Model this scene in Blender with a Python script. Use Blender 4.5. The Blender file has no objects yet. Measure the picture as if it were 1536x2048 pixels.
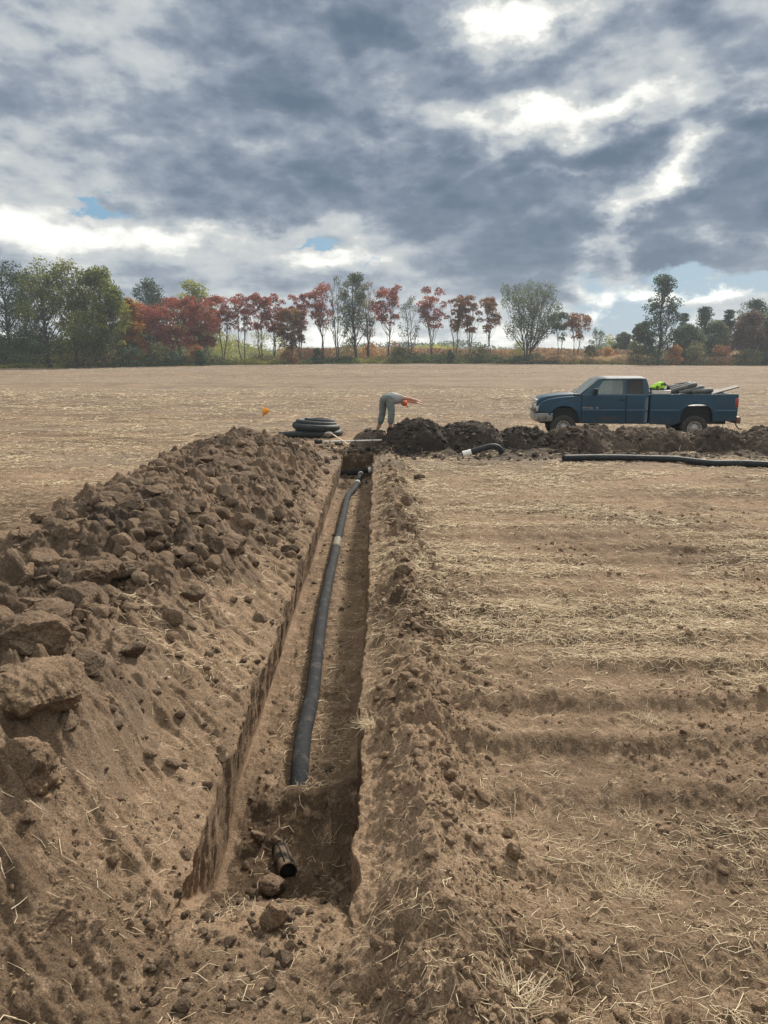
import bpy, bmesh, math, random
import numpy as np
from mathutils import Vector, Matrix
R = math.radians
random.seed(7)
rng = np.random.default_rng(11)

# ------------------------------------------------------------------ camera
CAMZ = 2.4
FPX = 1479.0
PITCH = math.atan((1024-722)/FPX)
YAW = math.atan(12/FPX)
scene = bpy.context.scene
COL = scene.collection
cam_d = bpy.data.cameras.new('camera')
cam = bpy.data.objects.new('camera', cam_d); COL.objects.link(cam)
cam_d.sensor_fit = 'VERTICAL'; cam_d.sensor_height = 36.0; cam_d.sensor_width = 27.0
cam_d.lens = 36.0*FPX/2048.0
cam_d.clip_start = 0.05; cam_d.clip_end = 6000
cam.location = (0, 0, CAMZ)
cam.rotation_euler = (math.pi/2-PITCH, 0, -YAW)
scene.camera = cam
scene.render.resolution_x = 768; scene.render.resolution_y = 1024
scene.view_settings.view_transform = 'Standard'
scene.view_settings.look = 'None'
scene.view_settings.gamma = 1.0
scene.view_settings.exposure = 0.30
CM = cam.rotation_euler.to_matrix()
def ray(px, py):
    return CM @ Vector(((px-768)/FPX, -(py-1024)/FPX, -1.0))
def at_y(px, py, y):           # point of the pixel's ray at ground distance y
    d = ray(px, py); t = y/d.y
    return Vector((d.x*t, y, CAMZ+d.z*t))
def at_z(px, py, z):
    d = ray(px, py); t = (z-CAMZ)/d.z
    return Vector((d.x*t, d.y*t, z))

# ------------------------------------------------------------------ world
world = bpy.data.worlds.new('World'); scene.world = world
world.use_nodes = True
SUN_AZ = R(27); SUN_EL = R(38)      # azimuth from +Y towards +X
def build_world():
    nt = world.node_tree; N = nt.nodes; L = nt.links
    for n in list(N): N.remove(n)
    def new(t, **k):
        n = N.new(t)
        for a, b in k.items(): setattr(n, a, b)
        return n
    def setin(n, i, v):
        if hasattr(v, 'is_linked') or isinstance(v, bpy.types.NodeSocket): L.new(v, n.inputs[i])
        else: n.inputs[i].default_value = v
    def m(op, a, b=0.0, c=0.0, clamp=False):
        n = new('ShaderNodeMath', operation=op, use_clamp=clamp)
        setin(n, 0, a); setin(n, 1, b); setin(n, 2, c)
        return n.outputs[0]
    def vm(op, a, b=(0, 0, 0), c=(0, 0, 0)):
        n = new('ShaderNodeVectorMath', operation=op)
        setin(n, 0, a); setin(n, 1, b)
        if op == 'MULTIPLY_ADD': setin(n, 2, c)
        return n.outputs['Value'] if op == 'DOT_PRODUCT' else n.outputs[0]
    def comb(x, y, z=0.0):
        n = new('ShaderNodeCombineXYZ'); setin(n, 0, x); setin(n, 1, y); setin(n, 2, z); return n.outputs[0]
    def noise(vec, scale, detail=6, rough=0.55, dist=0.0):
        n = new('ShaderNodeTexNoise'); L.new(vec, n.inputs['Vector'])
        n.inputs['Scale'].default_value = scale; n.inputs['Detail'].default_value = detail
        n.inputs['Roughness'].default_value = rough; n.inputs['Distortion'].default_value = dist
        return n
    def ramp(fac, stops, interp='LINEAR'):
        n = new('ShaderNodeValToRGB'); L.new(fac, n.inputs[0]); cr = n.color_ramp; cr.interpolation = interp
        while len(cr.elements) < len(stops): cr.elements.new(0.5)
        for e, (p, c) in zip(cr.elements, stops): e.position = p; e.color = (*c, 1)
        return n.outputs[0]
    def mix(fac, a, b):
        n = new('ShaderNodeMix', data_type='RGBA'); setin(n, 0, fac)
        for i, v in ((6, a), (7, b)):
            if isinstance(v, tuple): n.inputs[i].default_value = (*v, 1)
            else: L.new(v, n.inputs[i])
        return n.outputs[2]
    geo = new('ShaderNodeTexCoord'); D = geo.outputs['Generated']
    sep = new('ShaderNodeSeparateXYZ'); L.new(D, sep.inputs[0]); X, Y, Z = sep.outputs
    az = m('ARCTAN2', X, Y); el = m('ARCSINE', Z)
    AE = comb(az, el)
    # foreshortened cloud-layer coordinates
    inv = m('DIVIDE', 1.0, m('ADD', m('MAXIMUM', Z, 0.0), 0.10))
    PL = comb(m('MULTIPLY', X, inv), m('MULTIPLY', Y, inv), 0.3)
    nbig = noise(PL, 1.1, 3, 0.5)
    nmid = noise(PL, 1.5, 8, 0.52, 0.25)
    nae = noise(vm('MULTIPLY', AE, (1.0, 2.0, 1.0)), 5.5, 8, 0.54, 0.2)
    n2a = noise(vm('MULTIPLY', AE, (1.0, 1.7, 1.0)), 9.0, 5, 0.5, 0.0)
    n2b = noise(vm('MULTIPLY', vm('ADD', AE, (.006, .014, 0)), (1.0, 1.7, 1.0)), 9.0, 5, 0.5, 0.0)
    relief = m('MULTIPLY', m('SUBTRACT', n2a.outputs[0], n2b.outputs[0]), 1.05)
    nbil = noise(vm('MULTIPLY', AE, (1.0, 1.9, 1.0)), 8.0, 6, 0.50, 0.1)
    nfine = noise(vm('MULTIPLY', AE, (1.0, 1.6, 1.0)), 20.0, 4, 0.5)
    # ragged edges: warp the layout by noise
    nw = noise(vm('MULTIPLY', AE, (1.0, 1.6, 1.0)), 9.0, 6, 0.62)
    warp = vm('MULTIPLY_ADD', nw.outputs['Color'], (0.19, 0.10, 0), (-0.095, -0.05, 0))
    PW = vm('ADD', AE, warp)
    def aepx(px, py):
        d = ray(px, py).normalized(); return math.atan2(d.x, d.y), math.asin(d.z)
    def blobsum(base, blobs, gain=1.0):
        acc = base
        for (px, py, sx, sy, amp, *rot) in blobs:
            a, e = aepx(px, py); ix, iy = FPX/sx, FPX/sy
            q = vm('SUBTRACT', PW, (a, e, 0))
            if rot:
                c, s = math.cos(R(rot[0])), math.sin(R(rot[0]))
                qx = vm('DOT_PRODUCT', q, (c*ix, s*ix, 0)); qy = vm('DOT_PRODUCT', q, (-s*iy, c*iy, 0))
                d2 = m('ADD', m('MULTIPLY', qx, qx), m('MULTIPLY', qy, qy))
            else:
                q = vm('MULTIPLY', q, (ix, iy, 0)); d2 = vm('DOT_PRODUCT', q, q)
            g = m('POWER', 2.0, m('MULTIPLY', d2, -1.0))
            acc = m('MULTIPLY_ADD', g, amp*gain if amp > 0 else amp, acc)
        return acc
    B = [(1215, 530, 26, 40, .25), (1235, 600, 60, 20, .30), (450, 500, 330, 26, .10), (980, 676, 380, 34, .38), (120, 150, 120, 60, .10), (300, 60, 90, 50, .06), (860, 40, 60, 30, .10), (300, 690, 300, 30, .2), (620, 600, 200, 16, .12), (350, 640, 200, 20, .10), (1400, 600, 90, 10, .3), (200, 420, 420, 110, .10),  # px, py, sx, sy, amplitude, tilt : + lighter, - darker   (layout of the cloud deck)
        (150, 60, 330, 90, -.04), (620, 120, 330, 95, -.16), (1250, 110, 330, 60, -.08, -8),
        (400, 200, 300, 60, -.10), (60, 250, 160, 40, -.06),
        (800, 395, 360, 62, -.36), (1150, 290, 170, 45, -.18), (1420, 250, 150, 34, -.30, 8), (560, 300, 180, 60, -.05),
        (1450, 410, 190, 60, -.34, 10), (1400, 515, 190, 30, -.34), (1000, 500, 200, 40, -.12),
        (1090, 570, 190, 34, -.12), (420, 560, 240, 34, -.08), (560, 660, 120, 40, -.10), (900, 640, 170, 26, -.10),
        (1010, 70, 60, 40, .42, 20), (1080, 30, 110, 22, .34, 14), (960, 95, 40, 22, .2), (1150, 8, 80, 16, .2),
        (900, 232, 130, 30, .36), (1060, 245, 110, 26, .30), (1270, 190, 200, 17, .40, 4), (1500, 195, 120, 16, .34),
        (1350, 320, 65, 45, .55, 30), (1290, 390, 90, 26, .50, 35), (1220, 470, 38, 60, .38), (1090, 268, 60, 20, .3),
        (210, 455, 260, 22, .22), (60, 475, 70, 22, .22), (90, 400, 120, 22, .12), (420, 470, 200, 18, .20), (600, 455, 100, 18, .22), (700, 520, 90, 16, .20),
        (330, 380, 120, 22, .10), (1180, 590, 45, 24, .40), (1440, 590, 130, 14, .42, 6), (1350, 640, 100, 16, .40), (1240, 625, 60, 14, .25),
        (760, 675, 160, 16, .38), (1000, 620, 90, 12, .15), (620, 520, 60, 12, .2), (240, 330, 100, 16, .06), (560, 360, 60, 14, .06),
        (1480, 470, 90, 8, .18), (960, 300, 120, 8, .12), (1130, 340, 90, 7, .18),
    ]
    base = m('ADD', m('MULTIPLY', m('SUBTRACT', nmid.outputs[0], 0.5), 0.75),
             m('MULTIPLY', m('SUBTRACT', nae.outputs[0], 0.5), 0.85))
    base = m('ADD', base, m('MULTIPLY', m('SUBTRACT', m('ABSOLUTE', m('SUBTRACT', nbil.outputs[0], 0.5)), 0.09), -0.9))
    base = m('ADD', base, m('MULTIPLY', m('SUBTRACT', nfine.outputs[0], 0.5), 0.16))
    base = m('ADD', base, 0.42)
    T = m('ADD', blobsum(base, B, .80), relief)
    over = m('MULTIPLY', m('SUBTRACT', Z, 0.42, clamp=True), 1.3)  # sky above the view brightened to add light on the ground
    over = m('MINIMUM', over, 0.5)
    T = m('ADD', T, over, clamp=True)
    cloud = ramp(T, [(0.0, (.094, .138, .196)), (.20, (.142, .184, .246)), (.38, (.245, .285, .345)), (.52, (.40, .435, .465)),
                     (.66, (.50, .52, .52)), (.82, (.80, .80, .75)), (1.0, (1.15, 1.13, 1.04))])
    blue = blobsum(-.42, [(190, 412, 50, 9, 1.15), (625, 494, 45, 7, 1.15), (745, 522, 40, 8, 1.0), (1450, 568, 170, 22, 1.1), (1280, 640, 120, 30, .9),
                        (1150, 640, 130, 30, .6), (1350, 560, 90, 20, .5), (850, 560, 60, 10, .3)])
    blue = m('ADD', blue, m('MULTIPLY', m('SUBTRACT', nfine.outputs[0], 0.5), -2.2))
    blue = m('ADD', blue, m('MULTIPLY', m('SUBTRACT', nae.outputs[0], 0.5), -2.0))
    mr = new('ShaderNodeMapRange', interpolation_type='SMOOTHSTEP'); L.new(blue, mr.inputs[0])
    mr.inputs[1].default_value = .16; mr.inputs[2].default_value = .80
    sky = new('ShaderNodeTexSky', sky_type='NISHITA', sun_disc=False)
    sky.sun_elevation = SUN_EL; sky.sun_rotation = SUN_AZ
    sky.air_density = 1.3; sky.dust_density = 2.0
    skyc = new('ShaderNodeVectorMath', operation='SCALE'); L.new(sky.outputs[0], skyc.inputs[0]); skyc.inputs['Scale'].default_value = 0.085
    skytint = mix(0.85, skyc.outputs[0], (.15, .31, .47))
    col = mix(mr.outputs[0], cloud, skytint)
    # pale warm air low over the horizon
    hz = m('POWER', 2.0, m('MULTIPLY', m('ABSOLUTE', Z), -30.0))
    col = mix(m('MULTIPLY', hz, 0.55), col, (.52, .54, .53))
    # the ground beyond the edge of the field
    below = m('LESS_THAN', Z, -0.002)
    col = mix(below, col, (.10, .085, .07))
    bg = new('ShaderNodeBackground'); L.new(col, bg.inputs[0]); bg.inputs[1].default_value = 1.0
    out = new('ShaderNodeOutputWorld'); L.new(bg.outputs[0], out.inputs[0])
build_world()
world.cycles.sampling_method = 'MANUAL'; world.cycles.sample_map_resolution = 512

# ------------------------------------------------------------------ sun (veiled by cloud)
sd = bpy.data.lights.new('sun', 'SUN'); sd.energy = 4.6; sd.angle = R(6); sd.color = (1.0, .92, .81)
sun = bpy.data.objects.new('sun', sd); COL.objects.link(sun)
sdir = Vector((math.sin(SUN_AZ)*math.cos(SUN_EL), math.cos(SUN_AZ)*math.cos(SUN_EL), math.sin(SUN_EL)))
sun.rotation_euler = sdir.to_track_quat('Z', 'Y').to_euler()
sun.location = (30, 100, 60)

# ------------------------------------------------------------------ numpy noise
def _h(ix, iy, seed):
    h = (ix.astype(np.int64)*374761393 + iy.astype(np.int64)*668265263 + seed*974634777) & 0xffffffff
    h = ((h ^ (h >> 13))*1274126177) & 0xffffffff
    h = ((h ^ (h >> 16))*2246822519) & 0xffffffff
    return ((h ^ (h >> 15)) & 0xffffff)/float(0xffffff)
def vnoise(x, y, seed=0):
    x, y = np.broadcast_arrays(np.asarray(x, float), np.asarray(y, float))
    ix = np.floor(x); iy = np.floor(y); fx = x-ix; fy = y-iy
    u = fx*fx*fx*(fx*(fx*6-15)+10); v = fy*fy*fy*(fy*(fy*6-15)+10)
    a = _h(ix, iy, seed); b = _h(ix+1, iy, seed); c = _h(ix, iy+1, seed); d = _h(ix+1, iy+1, seed)
    return (a*(1-u)+b*u)*(1-v) + (c*(1-u)+d*u)*v - 0.5
def fbm(x, y, octv=4, seed=0, rough=.5):
    s = 0; a = 1.0
    ca, sa = math.cos(.6), math.sin(.6)
    for i in range(octv):
        s = s + a*vnoise(x, y, seed+i*17); a *= rough
        x, y = (x*ca-y*sa)*2.03+3.1, (x*sa+y*ca)*2.03+1.7
    return s
def pebbles(x, y, cell, seed, prob=.6, flat=.8):
    """rounded, slightly angular lumps lying in a jittered grid"""
    x, y = x/cell, y/cell
    wx = x + .30*vnoise(x*2.3, y*2.3, seed+5); wy = y + .30*vnoise(x*2.3+9, y*2.3, seed+6)
    ix = np.floor(wx); iy = np.floor(wy); best = np.zeros_like(wx)
    for dx in (-1, 0, 1):
        for dy in (-1, 0, 1):
            cx, cy = ix+dx, iy+dy
            px = cx+.5+.8*(_h(cx, cy, seed+1)-.5); py = cy+.5+.8*(_h(cx, cy, seed+2)-.5)
            r = .18+.42*_h(cx, cy, seed+3)**2; on = _h(cx, cy, seed+4) < prob
            d2 = ((wx-px)**2+(wy-py)**2)/(r*r)
            hgt = np.where(on, r*np.sqrt(np.clip(1-d2, 0, 1)), 0)
            best = np.maximum(best, hgt)
    return best*cell*flat
def clip01(t): return np.clip(t, 0, 1)
def ss(a, b, x):
    t = clip01((x-a)/(b-a)); return t*t*(3-2*t)

# ------------------------------------------------------------------ helpers
def mesh_np(name, verts, faces4=None, faces3=None, mat=None, attrs=None, smooth=True, parent=None, colors=None):
    me = bpy.data.meshes.new(name)
    verts = np.asarray(verts, np.float32).reshape(-1, 3)
    f4 = np.zeros((0, 4), np.int32) if faces4 is None else np.asarray(faces4, np.int32).reshape(-1, 4)
    f3 = np.zeros((0, 3), np.int32) if faces3 is None else np.asarray(faces3, np.int32).reshape(-1, 3)
    me.vertices.add(len(verts)); me.vertices.foreach_set('co', verts.ravel())
    nl = f4.size+f3.size; me.loops.add(nl); me.polygons.add(len(f4)+len(f3))
    me.loops.foreach_set('vertex_index', np.concatenate([f4.ravel(), f3.ravel()]))
    st = np.concatenate([np.arange(len(f4))*4, f4.size+np.arange(len(f3))*3]).astype(np.int32)
    me.polygons.foreach_set('loop_start', st)
    me.polygons.foreach_set('use_smooth', np.full(len(st), smooth))
    if attrs:
        for k, v in attrs.items():
            a = me.attributes.new(k, 'FLOAT', 'POINT'); a.data.foreach_set('value', np.asarray(v, np.float32))
    me.update(calc_edges=True); me.validate()
    if mat: me.materials.append(mat)
    o = bpy.data.objects.new(name, me); COL.objects.link(o)
    if parent: o.parent = parent
    return o
def grid_faces(nr, nc):
    i = np.arange(nr-1)[:, None]*nc + np.arange(nc-1)[None, :]
    return np.stack([i, i+1, i+nc+1, i+nc], -1).reshape(-1, 4)
def tag(o, label=None, cat=None, group=None, kind=None):
    if label: o['label'] = label
    if cat: o['category'] = cat
    if group: o['group'] = group
    if kind: o['kind'] = kind
    return o
def empty(name, loc, rz=0):
    o = bpy.data.objects.new(name, None); COL.objects.link(o); o.location = loc; o.rotation_euler = (0, 0, rz); o.empty_display_size = .2
    return o
def bm_obj(name, bm, mat, parent=None, smooth=False):
    me = bpy.data.meshes.new(name); bmesh.ops.recalc_face_normals(bm, faces=bm.faces); bm.to_mesh(me); bm.free()
    if smooth:
        for p in me.polygons: p.use_smooth = True
    if mat: me.materials.append(mat)
    o = bpy.data.objects.new(name, me); COL.objects.link(o)
    if parent: o.parent = parent
    return o
def mat(name, color, rough=.6, metal=0, spec=.5, coat=0, noise=None, bump=None, trans=0, emis=None):
    m = bpy.data.materials.new(name); m.use_nodes = True; nt = m.node_tree; b = nt.nodes['Principled BSDF']
    b.inputs['Base Color'].default_value = (*color, 1); b.inputs['Roughness'].default_value = rough
    b.inputs['Metallic'].default_value = metal; b.inputs['Specular IOR Level'].default_value = spec
    b.inputs['Coat Weight'].default_value = coat; b.inputs['Transmission Weight'].default_value = trans
    if noise:                                   # (second colour, scale, low, high)
        c2, sc, lo, hi = noise
        tc = nt.nodes.new('ShaderNodeTexCoord'); n = nt.nodes.new('ShaderNodeTexNoise'); n.inputs['Scale'].default_value = sc
        n.inputs['Detail'].default_value = 6; nt.links.new(tc.outputs['Object'], n.inputs['Vector'])
        r = nt.nodes.new('ShaderNodeValToRGB'); r.color_ramp.elements[0].position = lo; r.color_ramp.elements[1].position = hi
        r.color_ramp.elements[0].color = (*color, 1); r.color_ramp.elements[1].color = (*c2, 1)
        nt.links.new(n.outputs[0], r.inputs[0]); nt.links.new(r.outputs[0], b.inputs['Base Color'])
    if bump:                                    # (scale, distance)
        tc = nt.nodes.new('ShaderNodeTexCoord'); n = nt.nodes.new('ShaderNodeTexNoise'); n.inputs['Scale'].default_value = bump[0]
        nt.links.new(tc.outputs['Object'], n.inputs['Vector'])
        bp = nt.nodes.new('ShaderNodeBump'); bp.inputs['Distance'].default_value = bump[1]
        nt.links.new(n.outputs[0], bp.inputs['Height']); nt.links.new(bp.outputs[0], b.inputs['Normal'])
    return m

# ------------------------------------------------------------------ soil materials
def soil_mat(name, dry, damp, crust, far=None):
    """soil: dry and damp colours picked by the 'damp' attribute, pale crust flecks, crumbly bump"""
    m = bpy.data.materials.new(name); m.use_nodes = True; nt = m.node_tree; N = nt.nodes; L = nt.links
    b = N['Principled BSDF']; b.inputs['Roughness'].default_value = .95; b.inputs['Specular IOR Level'].default_value = .12
    tc = N.new('ShaderNodeTexCoord')
    def noise(sc, det=6, rough=.6, vec=None):
        n = N.new('ShaderNodeTexNoise'); n.inputs['Scale'].default_value = sc; n.inputs['Detail'].default_value = det
        n.inputs['Roughness'].default_value = rough; L.new(vec if vec else tc.outputs['Object'], n.inputs['Vector']); return n.outputs[0]
    def mth(op, a, b_, c=None, clamp=False):
        n = N.new('ShaderNodeMath'); n.operation = op; n.use_clamp = clamp
        for i, v in enumerate((a, b_, c)):
            if v is None: continue
            if isinstance(v, (int, float)): n.inputs[i].default_value = v
            else: L.new(v, n.inputs[i])
        return n.outputs[0]
    def mix(f, a, b_):
        n = N.new('ShaderNodeMix'); n.data_type = 'RGBA'
        if isinstance(f, (int, float)): n.inputs[0].default_value = f
        else: L.new(f, n.inputs[0])
        for i, v in ((6, a), (7, b_)):
            if isinstance(v, tuple): n.inputs[i].default_value = (*v, 1)
            else: L.new(v, n.inputs[i])
        return n.outputs[2]
    def step(v, lo, hi):
        n = N.new('ShaderNodeMapRange'); n.interpolation_type = 'SMOOTHSTEP'; L.new(v, n.inputs[0])
        n.inputs[1].default_value = lo; n.inputs[2].default_value = hi; return n.outputs[0]
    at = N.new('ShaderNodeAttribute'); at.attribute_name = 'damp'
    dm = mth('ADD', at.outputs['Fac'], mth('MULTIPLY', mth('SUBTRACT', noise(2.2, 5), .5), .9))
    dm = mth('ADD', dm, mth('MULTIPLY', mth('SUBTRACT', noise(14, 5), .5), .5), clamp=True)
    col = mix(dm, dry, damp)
    col = mix(mth('MULTIPLY', step(noise(7, 6, .7), .50, .66), .55), col, crust)
    # fine grain of crumbs
    g = noise(90, 4, .7)
    col2 = N.new('ShaderNodeMix'); col2.data_type = 'RGBA'; col2.blend_type = 'MULTIPLY'; col2.inputs[0].default_value = 1
    L.new(col, col2.inputs[6])
    rr = N.new('ShaderNodeValToRGB'); rr.color_ramp.elements[0].position = .34; rr.color_ramp.elements[0].color = (.50, .47, .44, 1)
    rr.color_ramp.elements[1].position = .62; rr.color_ramp.elements[1].color = (1.2, 1.2, 1.2, 1)
    L.new(g, rr.inputs[0]); L.new(rr.outputs[0], col2.inputs[7]); col = col2.outputs[2]
    if far:
        st = N.new('ShaderNodeAttribute'); st.attribute_name = 'straw'
        mp = N.new('ShaderNodeMapping'); mp.inputs['Scale'].default_value = (.6, 1.6, 1); L.new(tc.outputs['Object'], mp.inputs[0])
        f1 = noise(9, 8, .75, mp.outputs[0])
        mp2 = N.new('ShaderNodeMapping'); mp2.inputs['Scale'].default_value = (.035, .35, 1); L.new(tc.outputs['Object'], mp2.inputs[0])
        f2 = noise(1.0, 8, .65, mp2.outputs[0])
        cov = mth('ADD', mth('MULTIPLY', mth('SUBTRACT', f1, .5), 2.2), mth('MULTIPLY', mth('SUBTRACT', f2, .5), 1.8))
        cov = mth('ADD', cov, st.outputs['Fac'], clamp=True)
        stc = mix(noise(3, 4), far[0], far[1])
        col = mix(mth('MULTIPLY', cov, step(st.outputs['Fac'], .0, .25)), col, stc)
    L.new(col, b.inputs['Base Color'])
    hgt = mth('ADD', mth('MULTIPLY', noise(30, 8, .72), 1.0), mth('MULTIPLY', noise(150, 3, .6), .35))
    bp = N.new('ShaderNodeBump'); bp.inputs['Strength'].default_value = .9; bp.inputs['Distance'].default_value = .030
    L.new(hgt, bp.inputs['Height']); L.new(bp.outputs[0], b.inputs['Normal'])
    return m
DRY = (.312, .222, .148); DAMP = (.100, .069, .046); CRUST = (.46, .34, .235)
M_soil = soil_mat('field soil', DRY, DAMP, CRUST, far=((.160, .125, .095), (.26, .205, .155)))
M_heap = soil_mat('spoil soil', (.235, .168, .115), (.058, .045, .036), (.32, .245, .18))
M_black = soil_mat('black topsoil', (.072, .060, .052), (.026, .023, .022), (.13, .105, .085))
M_brownheap = soil_mat('brown topsoil', (.135, .108, .085), (.060, .049, .041), (.24, .185, .135))

# ------------------------------------------------------------------ terrain shape
TR_FAR = 19.5
def rimL(y): return -.935 - .10*ss(2.8, 2.2, y) + .035*fbm(y*1.3, y*0+3.3, 3, 5) + .035*vnoise(y*3.1, 7.7, 9) + .030*fbm(y*6.0, y*0+1.3, 4, 8, .6)
def rimR(y): return -.115 + .22*ss(2.9, 1.9, y) + .030*fbm(y*1.5, y*0+8.3, 3, 15) + .045*fbm(y*4.5, y*0+5.3, 4, 18, .65)
def floorL(y): return -.995 + .02*vnoise(y*1.7, 2.2, 4) + 0*y
def floorR(y): return -.135 + 0*y
def trench_depth(y):
    d = .60 + .02*vnoise(y*.8, 1.1, 3)
    d = d + .17*ss(4.85, 4.2, y+.0*y)*ss(3.6, 3.85, y)
    d = d*ss(2.66, 3.85, y)
    return d*(1-ss(TR_FAR-.03, TR_FAR+.10, y))
def field_h(x, y):
    """broad shape of the ground outside the trench"""
    z = .05*fbm(x*.25, y*.25, 3, 31)
    # gentle rise towards the tree line
    edge = np.where(x < 0, 1.95-.50*ss(0, -60, x), 1.95-.40*ss(10, 80, x))
    z = z + edge*ss(30, 175, y)*1.0 + np.clip(y-175, 0, None)*.0008
    # tillage rows running across the view
    yy = y + .12*vnoise(x*.35, y*.3, 41) + .05*vnoise(x*1.5, y*1.1, 42)
    ph = yy/.62
    saw = .5+.5*np.sin(2*math.pi*ph+.7*np.sin(2*math.pi*ph))
    amp = (1+.55*ss(6.8, 5.0, y))*(.041+.018*vnoise(x*.4, np.floor(ph)*3.7, 43))*ss(.55, 1.1, np.abs(x+.55))*ss(18, 5, y)
    z = z + amp*(.65+.7*clip01(.5+1.2*vnoise(x*.8, y*1.2, 48)))*(saw-.5)
    return z
def berm_h(x, y):
    # right-hand berm of crumbled soil along the trench
    on = ss(1.4, 2.4, y)*(1-ss(18.6, 19.8, y))
    c = .27+.08*vnoise(y*.7, 3.3, 51); w = .21+.10*vnoise(y*.9, 8.3, 52)
    hR = (.145+.10*vnoise(y*.9, 5.5, 53)+.10*ss(5.2, 3.6, y))*np.exp(-((x-c)/w)**2)
    hR = hR*ss(-.16, .06, x)
    # left bank sloping up from the rim towards the heap
    hL = (.02+.40*ss(-.95, -1.95, x)+.05*vnoise(y*.8, x*.8, 54))*ss(-.80, -.95, x)*(1-ss(-3.6, -5.2, x)*1.0)
    hL = hL + .20*ss(-1.0, -1.7, x)*ss(5.0, 3.4, y)*ss(1.9, 2.7, y)
    # bowl and hummocks at the near end
    stri = .060*vnoise((y+.75*x)*9, x*1.2, 57)+.034*vnoise((y+.7*x)*24, x*2.5, 58)+.03*fbm(x*9, y*9, 3, 56)
    hL = hL - .07*np.exp(-((x+.92)/.055)**2) + stri*ss(-.90, -.97, x)*ss(-2.1, -1.7, x); hR = hR + 1.1*(.026*vnoise((y-.6*x)*12, x*1.5, 59)+.016*vnoise((y-.6*x)*30, x*3, 60))*ss(-.10, -.02, x)*ss(.6, .3, x)
    nb = ss(3.4, 2.2, y)
    bowl = -.16*np.exp(-((x+.45)/.55)**2)*ss(2.0, 3.1, y)*nb + .06*nb
    endb = .08*np.exp(-((y-20.0)/.4)**2)*ss(-2.6, -1.4, x)*ss(1.0, .2, x)
    return on*(hR+hL)+bowl+endb
def detail(x, y, k, seed=0):
    """crumbs and lumps; k = roughness of the place 0..1"""
    q = 1.0
    d = .050*fbm(x*2.2, y*2.2, 3, seed+61) + .016*fbm(x*34, y*34, 3, seed+66, .6)
    d = d + .030*fbm(x*7, y*7, 4, seed+62, .58)
    rid = 1-2*np.abs(vnoise(x*9+.7*vnoise(x*5, y*5, 3), y*9, seed+63)); d = d + .010*rid
    d = d*(.35+.9*k)
    d = d + pebbles(x, y, .34, seed+95, .5)*ss(.6, 1, k)*.55
    m1 = ss(-.12, .22, fbm(x*1.1, y*1.1, 3, seed+64)+.25*k)
    d = d + pebbles(x, y, .075, seed+70, .55)*m1*(.4+.8*k)
    d = d + pebbles(x, y, .033, seed+80, .65)*(.25+.8*m1)*(.45+.6*k)
    d = d + pebbles(x, y, .17, seed+90, .25+.25*np.mean(k))*m1*k*.9
    return d
def ground_z(x, y, fine=True):
    z = field_h(x, y)+berm_h(x, y)
    if fine: z = z + detail_ground(x, y)
    return z
def rough_k(x, y):
    return clip01(.35+.65*np.exp(-((x-.35)/.45)**2)*(y < 19.3) + .6*ss(-1.25+.0*x, -1.75, x-.45*ss(8, 11, y))*ss(-5, -3.5, x)*ss(1.5, 2.5, y) + .25*ss(3.4, 2.4, y) + .5*np.exp(-((y-19.5)/.9)**2))
def detail_ground(x, y):
    fade = ss(45, 12, y)
    return detail(x, y, rough_k(x, y))*fade

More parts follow.
